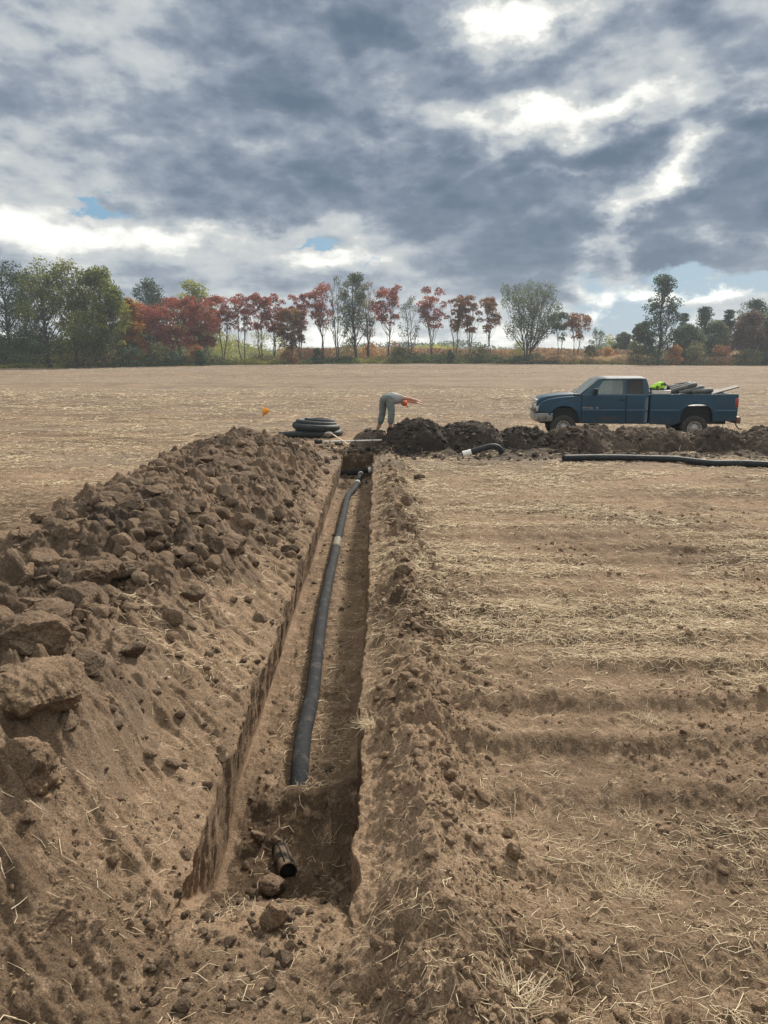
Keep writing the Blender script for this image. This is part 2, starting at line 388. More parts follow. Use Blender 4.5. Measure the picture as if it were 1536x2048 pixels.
# rows: fine near the camera, stretched with distance
ys = [-4., -3., -2., -1., -.2, .4, .8, 1.05]
y = 1.2
while y < 1200:
    ys.append(y)
    if y < 30: dy = max(.0034*y, .006)
    else: dy = .012*y
    if TR_FAR-.12 < y < TR_FAR+.16: dy = .012
    if y > 300: dy = .05*y
    y += dy
ys = np.array(ys)
def fan(n, vis, tot):
    a = np.linspace(0, 1, int(n*.86))*vis; b = vis+(tot-vis)*np.linspace(0, 1, n-len(a)+1)[1:]**2
    return np.concatenate([a, b])
def build_ground():
    nr = len(ys); Y1 = ys[:, None]
    NL, NW, NF, NR = 400, 22, 120, 560
    yc = np.clip(Y1, .8, None)
    rl, rr = rimL(Y1), rimR(Y1)
    fl = floorL(Y1)+(rl-floorL(Y1))*(1-ss(2.0, 3.0, Y1)); fr = floorR(Y1)+(rr-floorR(Y1))*(1-ss(2.0, 3.0, Y1))
    wq = ss(.01, .12, trench_depth(Y1)); fl = rl+(fl-rl)*wq; fr = rr+(fr-rr)*wq
    sL = fan(NL, 1.0, 5.0); sR = fan(NR, 1.0, 5.0)
    wl = .55*yc+.9; wr = .56*yc+1.0
    XL = (rl - wl*sL[::-1][None, :])                     # left field, ends on the rim
    XR = (rr + wr*sR[None, :])
    t = np.linspace(0, 1, NW+2)[1:-1][None, :]
    D = trench_depth(Y1)
    zl = ground_z(rl, Y1); zr = ground_z(rr, Y1)
    F = np.linspace(0, 1, NF)[None, :]
    XF = fl+(fr-fl)*F
    YF = np.broadcast_to(Y1, XF.shape)
    frg = 4*F*(1-F)
    zf = field_h(XF, YF)+berm_h(XF, YF)*(1-ss(2.6, 3.6, YF))*1.0
    fd = detail(XF, YF, .55+0*XF, 300)*(1-.0*frg)
    fd = fd*ss(0, .06, F)*ss(1, .96, F)*np.where(D > .3, .75, 1) + .05*(1-frg)**3*(D > .3)
    # bucket-tooth grooves along the floor
    fd = fd - .022*np.clip(vnoise(XF*16, YF*.35, 311), 0, 1)*(D > .3)
    # heap of soil pulled over the pipe and the pit at the near end
    fd = fd + .10*np.exp(-((XF+.48)/.30)**2-((YF-4.66)/.17)**2) + .06*np.exp(-((XF+.15)/.2)**2-((YF-4.6)/.3)**2)
    fd = fd - .05*np.exp(-((XF+.47)/.16)**2-((YF-3.95)/.12)**2)
    wD = ss(.02, .12, D); fd = fd*wD + detail_ground(XF, YF)*(1-wD)
    ZF = zf - D + fd
    # walls
    def wall(xa, xb, za, zb, seed, sgn):
        x = xa+(xb-xa)*t; z = za+(zb-za)*t
        yb = np.broadcast_to(Y1, x.shape); mid = np.sin(math.pi*t)**.6
        rib = .55*vnoise(yb*5+.3*vnoise(yb*2, z*2, seed), z*.5, seed)+.6*vnoise(yb*17+.6*z, z*.8, seed+1)+.22*vnoise(yb*42+z*2, z*3.5, seed+3)+.35*fbm(yb*22, z*16, 3, seed+2)
        return x+sgn*rib*.05*mid*np.clip(D*2, 0, 1), z
    XWl, ZWl = wall(rl, fl, zl, ZF[:, :1], 401, 1)
    XWr, ZWr = wall(fr, rr, ZF[:, -1:], zr, 431, 1)
    X = np.concatenate([XL, XWl, XF, XWr, XR], 1)
    Yg = np.broadcast_to(Y1, X.shape)
    ZL = ground_z(XL, np.broadcast_to(Y1, XL.shape)); ZR = ground_z(XR, np.broadcast_to(Y1, XR.shape))
    Z = np.concatenate([ZL, ZWl, ZF, ZWr, ZR], 1)
    # damp: fresh spoil, furrow bottoms, trench floor; plus shade painted into the pit
    damp = .22+.9*fbm(X*.5, Yg*.9, 3, 500)
    inside = (X > rl-.0) & (X < rr+.0) & (D > .1)
    damp = np.where(inside, .52+.45*ss(4.9, 4.6, Yg)*ss(3.3, 3.7, Yg)+.3*fbm(X*2, Yg*2, 3, 510), damp)  # the pit term darkens the soil to stand in for shadow
    damp = damp + .35*np.exp(-((X-.45)/.3)**2)*ss(4.5, 7, Yg)*(Yg < 19.3)
    damp = damp + .3*ss(-1.3, -2, X)*ss(-5, -4, X)*(Yg < 18)
    damp = damp + .45*np.exp(-((Yg-19.5)/.6)**2)*ss(-2.5, -1, X)
    damp = damp + .55*ss(4.3, 6.5, Yg)*ss(9.5, 7.5, Yg)*np.clip(vnoise(X*.25, Yg*.9, 77)+.25, 0, 1)*(X > .6)
    damp = damp + .22*ss(5, 9, Yg)*(~inside) + .42*ss(12, 35, Yg)*(.6+.9*fbm(X*.04, Yg*.3, 3, 78))
    band = np.clip(fbm(X*.03, Yg*.22, 3, 520)*1.4+.25, 0, 1)
    straw = clip01(ss(7, 20, Yg)*(.16+.55*band)+ss(35, 90, Yg)*.16)
    straw = np.where(inside, 0, straw)*(1-np.exp(-((Yg-19.3)/1.1)**2)*(X > -2.5))
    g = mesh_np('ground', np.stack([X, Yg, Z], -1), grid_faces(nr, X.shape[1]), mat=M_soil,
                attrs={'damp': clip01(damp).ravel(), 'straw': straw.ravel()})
    tag(g, kind='structure')
build_ground()

# ------------------------------------------------------------------ heaps
HEAPS = []
def heap_surface(name, label, x0, x1, y0, y1, hfun, m, damp0, nx, ny, k=1.0, seed=0, group=None, ypow=1.0, kamp=1.0):
    u = np.linspace(0, 1, nx)[None, :]; v = np.linspace(0, 1, ny)[:, None]**ypow
    X = x0+(x1-x0)*u+0*v; Y = y0+(y1-y0)*v+0*u
    H = hfun(X, Y)
    g = field_h(X, Y)+berm_h(X, Y)
    w = ss(-.02, .14, H)
    Z = g+H+detail(X, Y, k+0*X, seed)*w*kamp
    # the outline dips under the ground and ends there
    Z = Z-.06*ss(.0, -.04, H)
    cx, cy = (x0+x1)/2, (y0+y1)/2
    damp = damp0+1.0*fbm(X*.8, Y*.8, 4, seed+3)+((.34*ss(.15, .5, H)*ss(4, 7, Y)-.3*ss(.30, .0, H)) if name == 'spoil_heap' else 0)
    V = np.stack([X-cx, Y-cy, Z], -1)
    gf = grid_faces(ny, nx); gf = gf[(H.ravel()[gf] > -.045).any(1)]
    o = mesh_np(name, V, gf, mat=m, attrs={'damp': clip01(damp).ravel()})
    o.location = (cx, cy, 0)
    tag(o, label, 'soil heap', group)
    HEAPS.append((x0, x1, y0, y1, hfun))
    return o
def heapH(x, y):
    h = np.full(np.broadcast(x, y).shape, -.3)
    for (a, b, c, d, f) in HEAPS:
        h = np.where((x > a) & (x < b) & (y > c) & (y < d), np.maximum(h, f(x, y)), h)
    return h
def left_heap(x, y):
    c = -2.95+.22*vnoise(y*.45, 2.2, 601)+.35*ss(6, 3, y)*0
    top = .46+.16*fbm(y*.55, 0*y+4.4, 3, 602)
    top = top*ss(18.9, 16.4, y)*ss(2.1, 4.6, y)**.5 + .10*np.exp(-((y-15.2)/1.3)**2)
    wr = 1.75+.38*ss(8, 11.5, y)+.25*vnoise(y*.6, 9.1, 603); wl = 1.6+.3*vnoise(y*.5, 5.1, 604)
    d = (x-c)
    r = np.where(d > 0, d/wr, -d/wl)
    prof = np.clip(1-r, -.3, 1)
    prof = np.where(prof > 0, np.abs(prof)**.9, prof)
    lump = .15*fbm(x*1.2, y*1.2, 3, 605)+.10*fbm(x*3.1, y*3.1, 3, 606)-.09*np.abs(vnoise(x*4.3, y*4.3, 607))
    return top*prof - .18*ss(-1.3,-1.9,x)*0 + lump*ss(-.05, .35, prof) - .05
heap_surface('spoil_heap', 'long brown spoil heap of crumbled soil left of the trench', -5.6, -1.15, 2.0, 19.2, left_heap, M_heap, .40, 440, 1000, 1.0, 700, ypow=1.55, kamp=1.45)

def mound(cx, cy, lx, ly, h, seed, pw=1.2):
    def f(x, y):
        wx = x+.25*vnoise(x*1.5, y*1.5, seed+1); wy = y+.2*vnoise(x*1.5+4, y*1.5, seed+2)
        r = np.sqrt(((wx-cx)/lx)**2+((wy-cy)/ly)**2)
        p = 1-r
        return h*np.where(p > 0, 1-np.clip(r, 0, 1)**3.0, p*1.2)+.11*fbm(x*1.6, y*1.6, 3, seed)*ss(-.05, .3, p)-.04
    return f
DH = [ # px left, px right, py top, y, ly, material, damp, label
    (705, 795, 857, 20.6, .68, 'brown', .32, 'low brown soil heap under the boots of the bending worker'),
    (758, 915, 828, 19.95, 1.05, 'black', .60, 'tallest black topsoil heap just right of the bending worker'),
    (870, 1015, 840, 20.1, 1.1, 'black', .50, 'black soil heap behind the short capped pipe'),
    (985, 1115, 852, 20.0, 1.0, 'black', .55, 'black soil heap in front of the pickup front bumper'),
    (1085, 1235, 848, 19.8, 1.1, 'brown', .50, 'brown soil heap with straw hiding the pickup front wheel'),
    (1205, 1395, 853, 19.8, 1.0, 'brown', .42, 'wide low brown soil heap in front of the pickup cab and bed'),
    (1375, 1500, 853, 19.7, 1.0, 'brown', .60, 'grey brown soil heap behind the pickup rear wheel near the right edge'),
    (1465, 1620, 850, 19.5, 1.1, 'brown', .62, 'rightmost soil heap cut by the right edge of the photo'),
]
MOUNDS = []
for i, (pa, pb, pt, yy, ly, mm, dmp, lab) in enumerate(DH):
    A = at_y(pa, 870, yy); B = at_y(pb, 870, yy); T = at_y((pa+pb)/2, pt, yy)
    cx = (A.x+B.x)/2; lx = (B.x-A.x)/2*1.12; h = T.z+(-.06 if i == 0 else -.22 if i == 1 else -.05)
    f = mound(cx, yy, lx, ly, h, 800+i*13)
    heap_surface('soil_heap', lab, cx-lx*1.35, cx+lx*1.35, yy-ly*1.4, yy+ly*1.4, f, M_black if mm == 'black' else M_brownheap, dmp, 170, 150, 1.0, 820+i*11,
                 'dark soil heaps along the second trench', kamp=1.15)
    MOUNDS.append((cx, yy, lx, ly, mm))
# low apron of spoil joining the heaps
def apron(x, y):
    return .16*np.exp(-((y-19.2)/1.05)**2)*ss(.5, 1.2, x)-.055+.08*fbm(x*1.3, y*1.3, 3, 903)
heap_surface('spoil_apron', 'low dark spread of loose spoil at the foot of the far heaps', .45, 14.5, 17.4, 21.4, apron, M_brownheap, .45, 420, 130, 1.0, 905)

def surf_z(x, y):
    """top surface (ground, bank or heap) for things that lie on it"""
    x = np.asarray(x, float); y = np.asarray(y, float)
    H = heapH(x, y)
    g = field_h(x, y)+berm_h(x, y)
    zg = g+detail_ground(x, y)
    ins = (x > rimL(y)) & (x < rimR(y)) & (trench_depth(y) > .05)
    zt = field_h(x, y)+berm_h(x, y)*(1-ss(2.6, 3.6, y))-trench_depth(y)+detail(x, y, .55+0*x, 300)*.75
    zt = zt + .10*np.exp(-((x+.48)/.30)**2-((y-4.66)/.17)**2) - .05*np.exp(-((x+.47)/.16)**2-((y-3.95)/.12)**2)
    z = np.where(ins, zt, zg)
    return np.where(H > 0, np.maximum(z, g+H), z)
def sz(x, y): return float(surf_z(np.array([x]), np.array([y]))[0])

# ------------------------------------------------------------------ clods
def ico(sub):
    bm = bmesh.new(); bmesh.ops.create_icosphere(bm, subdivisions=sub, radius=1.0)
    v = np.array([p.co for p in bm.verts]); f = np.array([[q.index for q in p.verts] for p in bm.faces]); bm.free()
    return v, f
def n3(v, s, seed):
    return vnoise(v[:, 0]*s+v[:, 2]*s*.7, v[:, 1]*s-v[:, 2]*s*.6, seed)+vnoise(v[:, 2]*s+3, v[:, 0]*s*.8+v[:, 1]*s*.5, seed+1)
def clod_shape(sub, seed, cuts=9, fine=0):
    v, f = ico(sub); r = np.random.default_rng(seed)
    v = v*(1+.22*n3(v, 1.3, seed)[:, None])
    for _ in range(cuts):
        n = r.normal(size=3); n /= np.linalg.norm(n); d = r.uniform(.50, .85)
        s = np.clip(v@n-d, 0, None); v = v-s[:, None]*n*.92
    v = v*np.array([1, r.uniform(.7, 1), r.uniform(.55, .8)])
    if fine:
        v = v*(1+(.17*n3(v, 2.8, seed+9)-.10*np.abs(n3(v, 5.5, seed+10))+.06*n3(v, 13, seed+11)+.045*n3(v, 27, seed+12)+.02*n3(v, 55, seed+13))[:, None])
    return v, f
SH1 = [clod_shape(1, 50+i, 4) for i in range(8)]
SH2 = [clod_shape(2, 70+i, 7) for i in range(10)]
SH3 = [clod_shape(4, 90+i, 9, 1) for i in range(6)]
def clod_field(name, xs, ys_, rs, m, label, sink=.25, damp=.4):
    V = []; F = []; n = 0; Dm = []
    zs = surf_z(xs, ys_)
    for x, y, r, z in zip(xs, ys_, rs, zs):
        app = r/y*1100
        sh = (SH3 if app > 22 else SH2 if app > 3 else SH1); v, f = sh[rng.integers(len(sh))]
        a = rng.uniform(0, 6.28); t1, t2 = rng.uniform(-.6, .6, 2)
        M = np.array(Matrix.Rotation(a, 3, 'Z') @ Matrix.Rotation(t1, 3, 'X') @ Matrix.Rotation(t2, 3, 'Y'))
        V.append((v@M.T)*r+np.array([x, y, z+r*(.5-sink)])); F.append(f+n); n += len(v); Dm.append(np.full(len(v), damp+rng.uniform(-.3, .3)))
    V = np.concatenate(V)
    o = mesh_np(name, V, faces3=np.concatenate(F), mat=m, attrs={'damp': clip01(np.concatenate(Dm)), 'straw': np.zeros(len(V))}, smooth=False)
    return tag(o, label, 'clods', kind='stuff')
def plaw(n, a, b, p=2.2):
    u = rng.uniform(size=n); return (a**(1-p)+u*(b**(1-p)-a**(1-p)))**(1/(1-p))
def rej(n, x0, x1, y0, y1, wf, near=1.0):
    X = []; Yv = []; c = 0
    while c < n:
        yv = y0*(y1/y0)**rng.uniform(size=4000) if near else rng.uniform(y0, y1, 4000)
        xv = rng.uniform(x0, x1, 4000); k = rng.uniform(size=4000) < wf(xv, yv)
        X.append(xv[k]); Yv.append(yv[k]); c += k.sum()
    return np.concatenate(X)[:n], np.concatenate(Yv)[:n]
x_, y_ = rej(7600, -4.6, -1.0, 2.2, 18.8, lambda x, y: ss(.02, .3, left_heap(x, y))*.8*ss(2.6, 3.8, y)+(.07*ss(3.0, 5.0, y)+.30*ss(7.5, 10, y))*ss(-1.0, -1.2, x)+.02)
clod_field('heap_clods', x_, y_, plaw(7600, .014, .15, 2.3)*np.clip(.7+y_*.035, .7, 1.25), M_heap, 'loose brown clods covering the spoil heap', .3, .35)
x_, y_ = rej(420, -4.4, -1.45, 3.0, 17.5, lambda x, y: ss(.06, .35, left_heap(x, y))+.02)
clod_field('rough_clods', x_, y_, plaw(400, .06, .20, 2.0), M_heap, 'larger broken clods lying all over the spoil heap', .15, .3)
x_, y_ = rej(2600, -.10, 1.3, 2.0, 19.0, lambda x, y: np.exp(-((x-.40)/.27)**2))
clod_field('berm_clods', x_, y_, plaw(2600, .008, .075, 2.7)*np.clip(.45+y_*.09, .5, 1.2), M_soil, 'crumbled clods along the right rim of the trench', .25, .35)
x_, y_ = rej(3000, -4, 6, 1.7, 12, lambda x, y: (np.abs(x) < .6*y+1)*(x > .3)*ss(-.1, .25, fbm(x*1.2, y*1.2, 2, 64))*.8+.03*(x > -1.6))
clod_field('field_pebbles', x_, y_, plaw(3000, .007, .040, 2.6), M_soil, 'small clods and pebbles scattered on the tilled field', .25, .25)
x_, y_ = rej(900, -1.0, -.15, 2.3, 18.5, lambda x, y: np.clip(.25+ss(-.75, -1, x)+.6*ss(4.4, 3.9, y), 0, 1))
clod_field('trench_crumbs', x_, y_, plaw(900, .008, .05, 2.5), M_heap, 'crumbs of soil fallen on the trench floor', .3, .45)
x_, y_ = rej(1100, -1.7, 1.2, 1.5, 3.4, lambda x, y: clip01(.15+1.5*fbm(x*1.6, y*1.6, 3, 955)))
clod_field('foreground_crumbs', x_, y_, plaw(1100, .005, .050, 2.9), M_soil, 'pale crumbs of soil in front of the trench end', .25, .25)
BL = [m_ for m_ in MOUNDS if m_[4] == 'black']; BR = [m_ for m_ in MOUNDS if m_[4] != 'black']
def on_mounds(lst):
    def w(x, y):
        a = 0*x
        for (cx, cy, lx, ly, _) in lst: a = np.maximum(a, np.exp(-(((x-cx)/lx)**2+((y-cy)/ly)**2)*1.5))
        return a
    return w
x_, y_ = rej(1500, -1.5, 5.5, 18.3, 21.5, on_mounds(BL), 0)
clod_field('black_clods', x_, y_, plaw(1500, .025, .11, 2.2), M_black, 'black clods on the darkest far heaps', .2, .35)
x_, y_ = rej(2200, -1.5, 13.5, 18.0, 21.3, lambda x, y: np.maximum(on_mounds(BR)(x, y), .25), 0)
clod_field('far_brown_clods', x_, y_, plaw(2200, .02, .12, 2.3), M_brownheap, 'grey brown clods strewn over the far heaps', .2, .35)

# big clods that can be told apart
BIG = [ # px, py, radius px, dz, sx, rot, label
    (92, 1378, 78, .42, .95, .3, 'large tan boulder-like clod above the broad cracked clod at the left edge', M_soil),
    (180, 1425, 78, .36, 1.2, .9, 'broad cracked tan clod leaning against the boulder-like one at left', M_soil),
    (30, 1540, 62, .33, .8, 2.0, 'rounded tan clod cut by the left edge, lowest of the big ones', M_soil),
    (118, 1535, 52, .32, 1.0, 1.1, 'squarish tan clod right beside the rounded one at the left edge', M_soil),
    (60, 1285, 66, .50, 1.1, 2.6, 'dark undercut clod at the left edge above the tan boulder-like clod', M_heap),
    (222, 1480, 34, .27, 1.2, .1, 'flat clod beside the trench bank, right of the squarish one', M_soil),
    (95, 1838, 52, .20, 1.0, 1.6, 'wedge-shaped pale clod standing in the bottom left foreground', M_soil),
    (1015, 1664, 16, .05, .8, .7, 'upper of two rounded clods touching on the right bank', M_soil),
    (1028, 1702, 20, .05, 1.0, 1.9, 'lower of two rounded clods touching on the right bank', M_soil),
    (545, 1768, 26, -.55, 1.0, .4, 'reddish brown clod in the pit in front of the open pipe stub', M_heap),
    (515, 1672, 15, -.56, 1.0, 2.4, 'small round dark clod in the pit left of the pipe stub', M_heap),
    (550, 1835, 30, -.22, 1.1, .9, 'knobbly clod at the trench mouth below the pit', M_soil),
    (812, 1002, 17, .14, 1.2, .2, 'grey brown clod at the far right rim nearest the pipe junction', M_heap),
    (838, 953, 15, .14, 1.3, 1.4, 'flat grey clod on the right rim beyond the others', M_heap),
    (800, 1048, 16, .14, 1.2, 2.2, 'tilted slab clod on the right rim in the middle distance', M_heap),
    (808, 1142, 20, .17, 1.2, .8, 'blocky clod on the right rim just beyond the straw mat', M_heap),
    (836, 1256, 17, .2, 1.1, 1.2, 'round clod on the right rim at the edge of the straw mat', M_heap),
    (410, 1048, 26, .50, 1.2, .6, 'dark tilted clod on the trench-facing slope of the spoil heap', M_heap),
    (565, 1010, 24, .34, 1.4, .5, 'long pale clod low on the spoil heap near the left rim', M_heap),
    (185, 1145, 44, .60, 1.2, 1.8, 'big brown slab clod half way up the spoil heap at left', M_heap),
    (390, 1190, 22, .42, 1.0, .3, 'cube-like clod in the middle of the spoil heap', M_heap),
    (315, 945, 20, .85, 1.5, .9, 'grey flat clod on the crest of the spoil heap', M_heap),
    (85, 1082, 22, .80, .9, 2.9, 'pointed clod on the near crest of the spoil heap', M_heap),
    (618, 1148, 9, -.52, 1.3, .2, 'small dark clod on the trench floor against the left wall', M_heap),
    (270, 1700, 0, 0, 1, 0, '', None),
]
for i, (px, py, rp, dz, asp, rot, lab, mm) in enumerate(BIG):
    if not mm: continue
    p = at_z(px, py, dz); dist = (p-cam.location).length; r = rp/FPX*dist
    # rest the clod on the surface found along its line of sight
    for _ in range(4):
        s = sz(p.x, p.y)+r*.38; p = at_z(px, py, s)
    v, f = clod_shape(6 if rp > 40 else 5 if rp > 18 else 4, 200+i*7, 7 if rp > 30 else 8, 1)
    v = v*np.array([asp**.5, 1, 1.15])*r*1.02
    o = mesh_np('clod', v, faces3=f, mat=mm, attrs={'damp': clip01(.30+.5*n3(v/r, 1.2, i)), 'straw': np.zeros(len(v))}, smooth=True)
    o.location = p; o.rotation_euler = (rng.uniform(-.3, .3), rng.uniform(-.3, .3), rot)
    tag(o, lab, 'clod', 'large clods of soil')

# ------------------------------------------------------------------ straw
def straw_mat():
    m = mat('straw', (.62, .47, .27), .7, spec=.3); nt = m.node_tree
    a = nt.nodes.new('ShaderNodeAttribute'); a.attribute_name = 'tone'
    r = nt.nodes.new('ShaderNodeValToRGB'); e = r.color_ramp.elements
    e[0].position = 0; e[0].color = (.30, .22, .14, 1); e[1].position = 1; e[1].color = (.84, .72, .52, 1)
    q = e.new(.45); q.color = (.52, .41, .265, 1)
    nt.links.new(a.outputs['Fac'], r.inputs[0]); nt.links.new(r.outputs[0], nt.nodes['Principled BSDF'].inputs['Base Color'])
    return m
M_straw = straw_mat()
def straws(name, x, y, length, width, label, lift=.0, z=None, upr=None, tone=None, ang=None, lay=None):
    """each stalk is a bent three-sided tube lying over the soil"""
    n = len(x); a = rng.uniform(0, math.pi*2, n) if ang is None else ang
    bend = rng.normal(0, .45, n); L = length
    el = rng.normal(.06, .16, n) if upr is None else upr
    p1x, p1y = x, y
    d0 = np.stack([np.cos(a-bend)*np.cos(el), np.sin(a-bend)*np.cos(el), np.sin(el)], -1)
    el2 = -np.abs(el)*.6+rng.normal(0, .12, n) if upr is None else el+rng.normal(0, .35, n)
    d1 = np.stack([np.cos(a+bend)*np.cos(el2), np.sin(a+bend)*np.cos(el2), np.sin(el2)], -1)
    f = rng.uniform(.35, .65, n)
    z0 = (surf_z(x, y) if z is None else z)+width*.6+lift
    P0 = np.stack([x, y, z0], -1)
    P1 = P0+d0*(L*f)[:, None]; P2 = P1+d1*(L*(1-f))[:, None]
    if upr is None:
        for P in (P1, P2):
            zz = surf_z(P[:, 0], P[:, 1])+width*.6
            P[:, 2] = np.maximum(zz, np.minimum(P[:, 2], zz+.02)) if lay is None else np.maximum(zz, np.minimum(P[:, 2], zz+lay))
    P = np.stack([P0, P1, P2], 1)
    T = np.stack([d0, (d0+d1)/2, d1], 1)
    up = np.array([0, 0, 1.0]); S = np.cross(T, up); S /= np.linalg.norm(S, axis=-1, keepdims=True)+1e-6
    U = np.cross(S, T)
    rings = []
    w = width[:, None, None]*np.array([1, .9, .6])[None, :, None]
    for k in range(3):
        th = k*2*math.pi/3+math.pi/2
        rings.append(P+w*.5*(math.cos(th)*S+math.sin(th)*U))
    V = np.stack(rings, 2).reshape(-1, 3)            # n,3(sec),3(k)
    base = np.arange(n)[:, None]*9
    q = []
    for s in range(2):
        for k in range(3):
            k2 = (k+1) % 3
            q.append(np.stack([base[:, 0]+s*3+k, base[:, 0]+s*3+k2, base[:, 0]+(s+1)*3+k2, base[:, 0]+(s+1)*3+k], -1))
    F = np.concatenate(q)
    tn = np.repeat(clip01(rng.normal(.5, .26, n)) if tone is None else tone, 9)
    o = mesh_np(name, V, F, mat=M_straw, attrs={'tone': tn}, smooth=True)
    return tag(o, label, 'straw', kind='stuff')
def straw_density(x, y):
    ph = (y+.12*vnoise(x*.35, y*.3, 41))/.62
    c = ss(-.10, .30, fbm(x*.9, y*1.5, 3, 950)+.07*np.sin(2*math.pi*ph))
    d = .12+.88*c*ss(4.2, 7.0, y)+.25*c
    d = d+.9*np.exp(-((y-6.3-.15*x+.1*np.sin(x*3))/.55)**2)*ss(.35, .8, x)*(.3+.9*clip01(.5+fbm(x*1.3, y*2, 2, 951)))
    d = d*(.35+1.0*ss(-.2, .15, fbm(x*.30+4, y*.42, 3, 953)))
    nr = y < TR_FAR+.2
    d = d*np.where((x > -.12) & (x < .42) & nr, .45, 1)
    ins = (x > -1.05) & (x < -.10) & nr; d = np.where(ins, .07, d)
    lb = (x < -.93) & (x > -1.9) & nr; d = np.where(lb, .05+.07*c, d); d = np.where((np.abs(x-rimL(y)) < .09) | (np.abs(x-rimR(y)) < .04), 0, d)
    d = np.where((heapH(x, y) > .12) & (x < 0), .03, d)
    d = np.where((heapH(x, y) > .10) & (x >= 0), .10, d)
    return np.clip(d, 0, 1)
def spread(n, y0, y1, ext=.62, pw=1.0):
    X = []; Yv = []; c = 0
    while c < n:
        u = rng.uniform(size=20000)
        yv = y0*(y1/y0)**(u**pw); xv = rng.uniform(-1, 1, 20000)*(ext*yv+.4)
        k = rng.uniform(size=20000) < straw_density(xv, yv); X.append(xv[k]); Yv.append(yv[k]); c += k.sum()
    return np.concatenate(X)[:n], np.concatenate(Yv)[:n]
x_, y_ = spread(6500, 1.6, 6.5)
straws('scattered_straw', x_, y_, rng.uniform(.02, .20, len(x_))*rng.uniform(.4, 1, len(x_)), rng.uniform(.0018, .0055, len(x_)), 'dry straw stalks scattered over the near soil', lay=.012)
x_, y_ = spread(36000, 5.0, 16)
straws('straw_litter', x_, y_, rng.uniform(.03, .18, len(x_))*rng.uniform(.6, 1.1, len(x_)), rng.uniform(.0035, .007, len(x_))*(.7+y_/14), 'mats of pale straw litter lying on the tilled rows', lay=.02, tone=clip01(rng.normal(.42, .25, len(x_))))
x_, y_ = spread(30000, 14, 60, .60)
straws('distant_straw', x_, y_, rng.uniform(.06, .24, len(x_))*(.6+y_/40), rng.uniform(.007, .014, len(x_))*(.5+y_/20), 'pale straw residue across the distant field', lay=.03, tone=clip01(rng.normal(.34, .22, len(x_))))
x_, y_ = spread(9000, 52, 150, .60)
straws('horizon_straw', x_, y_, rng.uniform(.15, .5, len(x_))*(y_/70), rng.uniform(.016, .03, len(x_))*(y_/70), 'faint straw residue on the field below the trees', lay=.05, tone=clip01(rng.normal(.25, .15, len(x_))))
# rootlets and chaff on the near bank
x_ = rng.uniform(-1.5, 1.2, 2600); y_ = 1.8*(7/1.8)**rng.uniform(size=2600); kk = (x_ < -.95) | (x_ > -.05); x_, y_ = x_[kk], y_[kk]
straws('rootlets', x_, y_, rng.uniform(.015, .07, len(x_)), rng.uniform(.0006, .0013, len(x_)), 'fine rootlets and chaff on the trench banks', tone=rng.uniform(0, .4, len(x_)), lay=.008)
# ---- tufts that stand out
def tuft(px, py, z, n, rad, L, label, up=.35, spreadang=6.28, a0=0, w=.0035, tone=(.45, .9)):
    p = at_z(px, py, z)
    for _ in range(3): p = at_z(px, py, sz(p.x, p.y)+.01)
    dx = np.clip(rng.normal(0, rad, n), -1.7*rad, 1.7*rad); dy = np.clip(rng.normal(0, rad*.6, n), -rad, rad)
    ang = a0+rng.uniform(-.5, .5, n)*spreadang
    s = straws('straw_tuft', p.x+dx, p.y+dy, rng.uniform(.3, 1, n)*L, rng.uniform(.6, 1.2, n)*w, label, upr=np.abs(rng.normal(up, .25, n)),
               tone=rng.uniform(*tone, n), ang=ang, lift=.004)
    s['category'] = 'straw tuft'; del s['kind']; s['group'] = 'clumps of straw'
tuft(1240, 1772, .05, 120, .085, .17, 'flattened golden straw clump on the right field in the lower foreground', .15, 4, .2)
tuft(1040, 2000, .06, 46, .03, .16, 'bright straw tuft at the bottom edge of the photo', .35, 3.0, 1.4, .0052, (.75, 1))
tuft(738, 1448, .15, 60, .022, .15, 'root tuft of dry stalks poking over the right rim', .2, 3.5, 3.0)
tuft(1100, 1215, .05, 130, .16, .20, 'thick golden straw mat beside the right bank', .08)
tuft(1430, 1330, .05, 70, .10, .22, 'straw clump near the right edge with long stalks', .1)
tuft(620, 1612, -.5, 26, .05, .12, 'broken straws lying over the buried end of the drain pipe', .12, 5)
tuft(650, 1690, -.5, 16, .03, .15, 'upright straws stuck in the pit wall right of the pipe stub', .9, 5)
tuft(470, 1822, 0, 22, .06, .16, 'bent stalks lying on the bank below the left wall end', .1, 3, 2.6)
tuft(1270, 1635, .05, 34, .04, .11, 'small straw clump on the tillage row above the flattened one', .2, 5)
tuft(1300, 1440, .05, 40, .07, .18, 'loose straw clump on the right field in the middle ground', .12, 5)

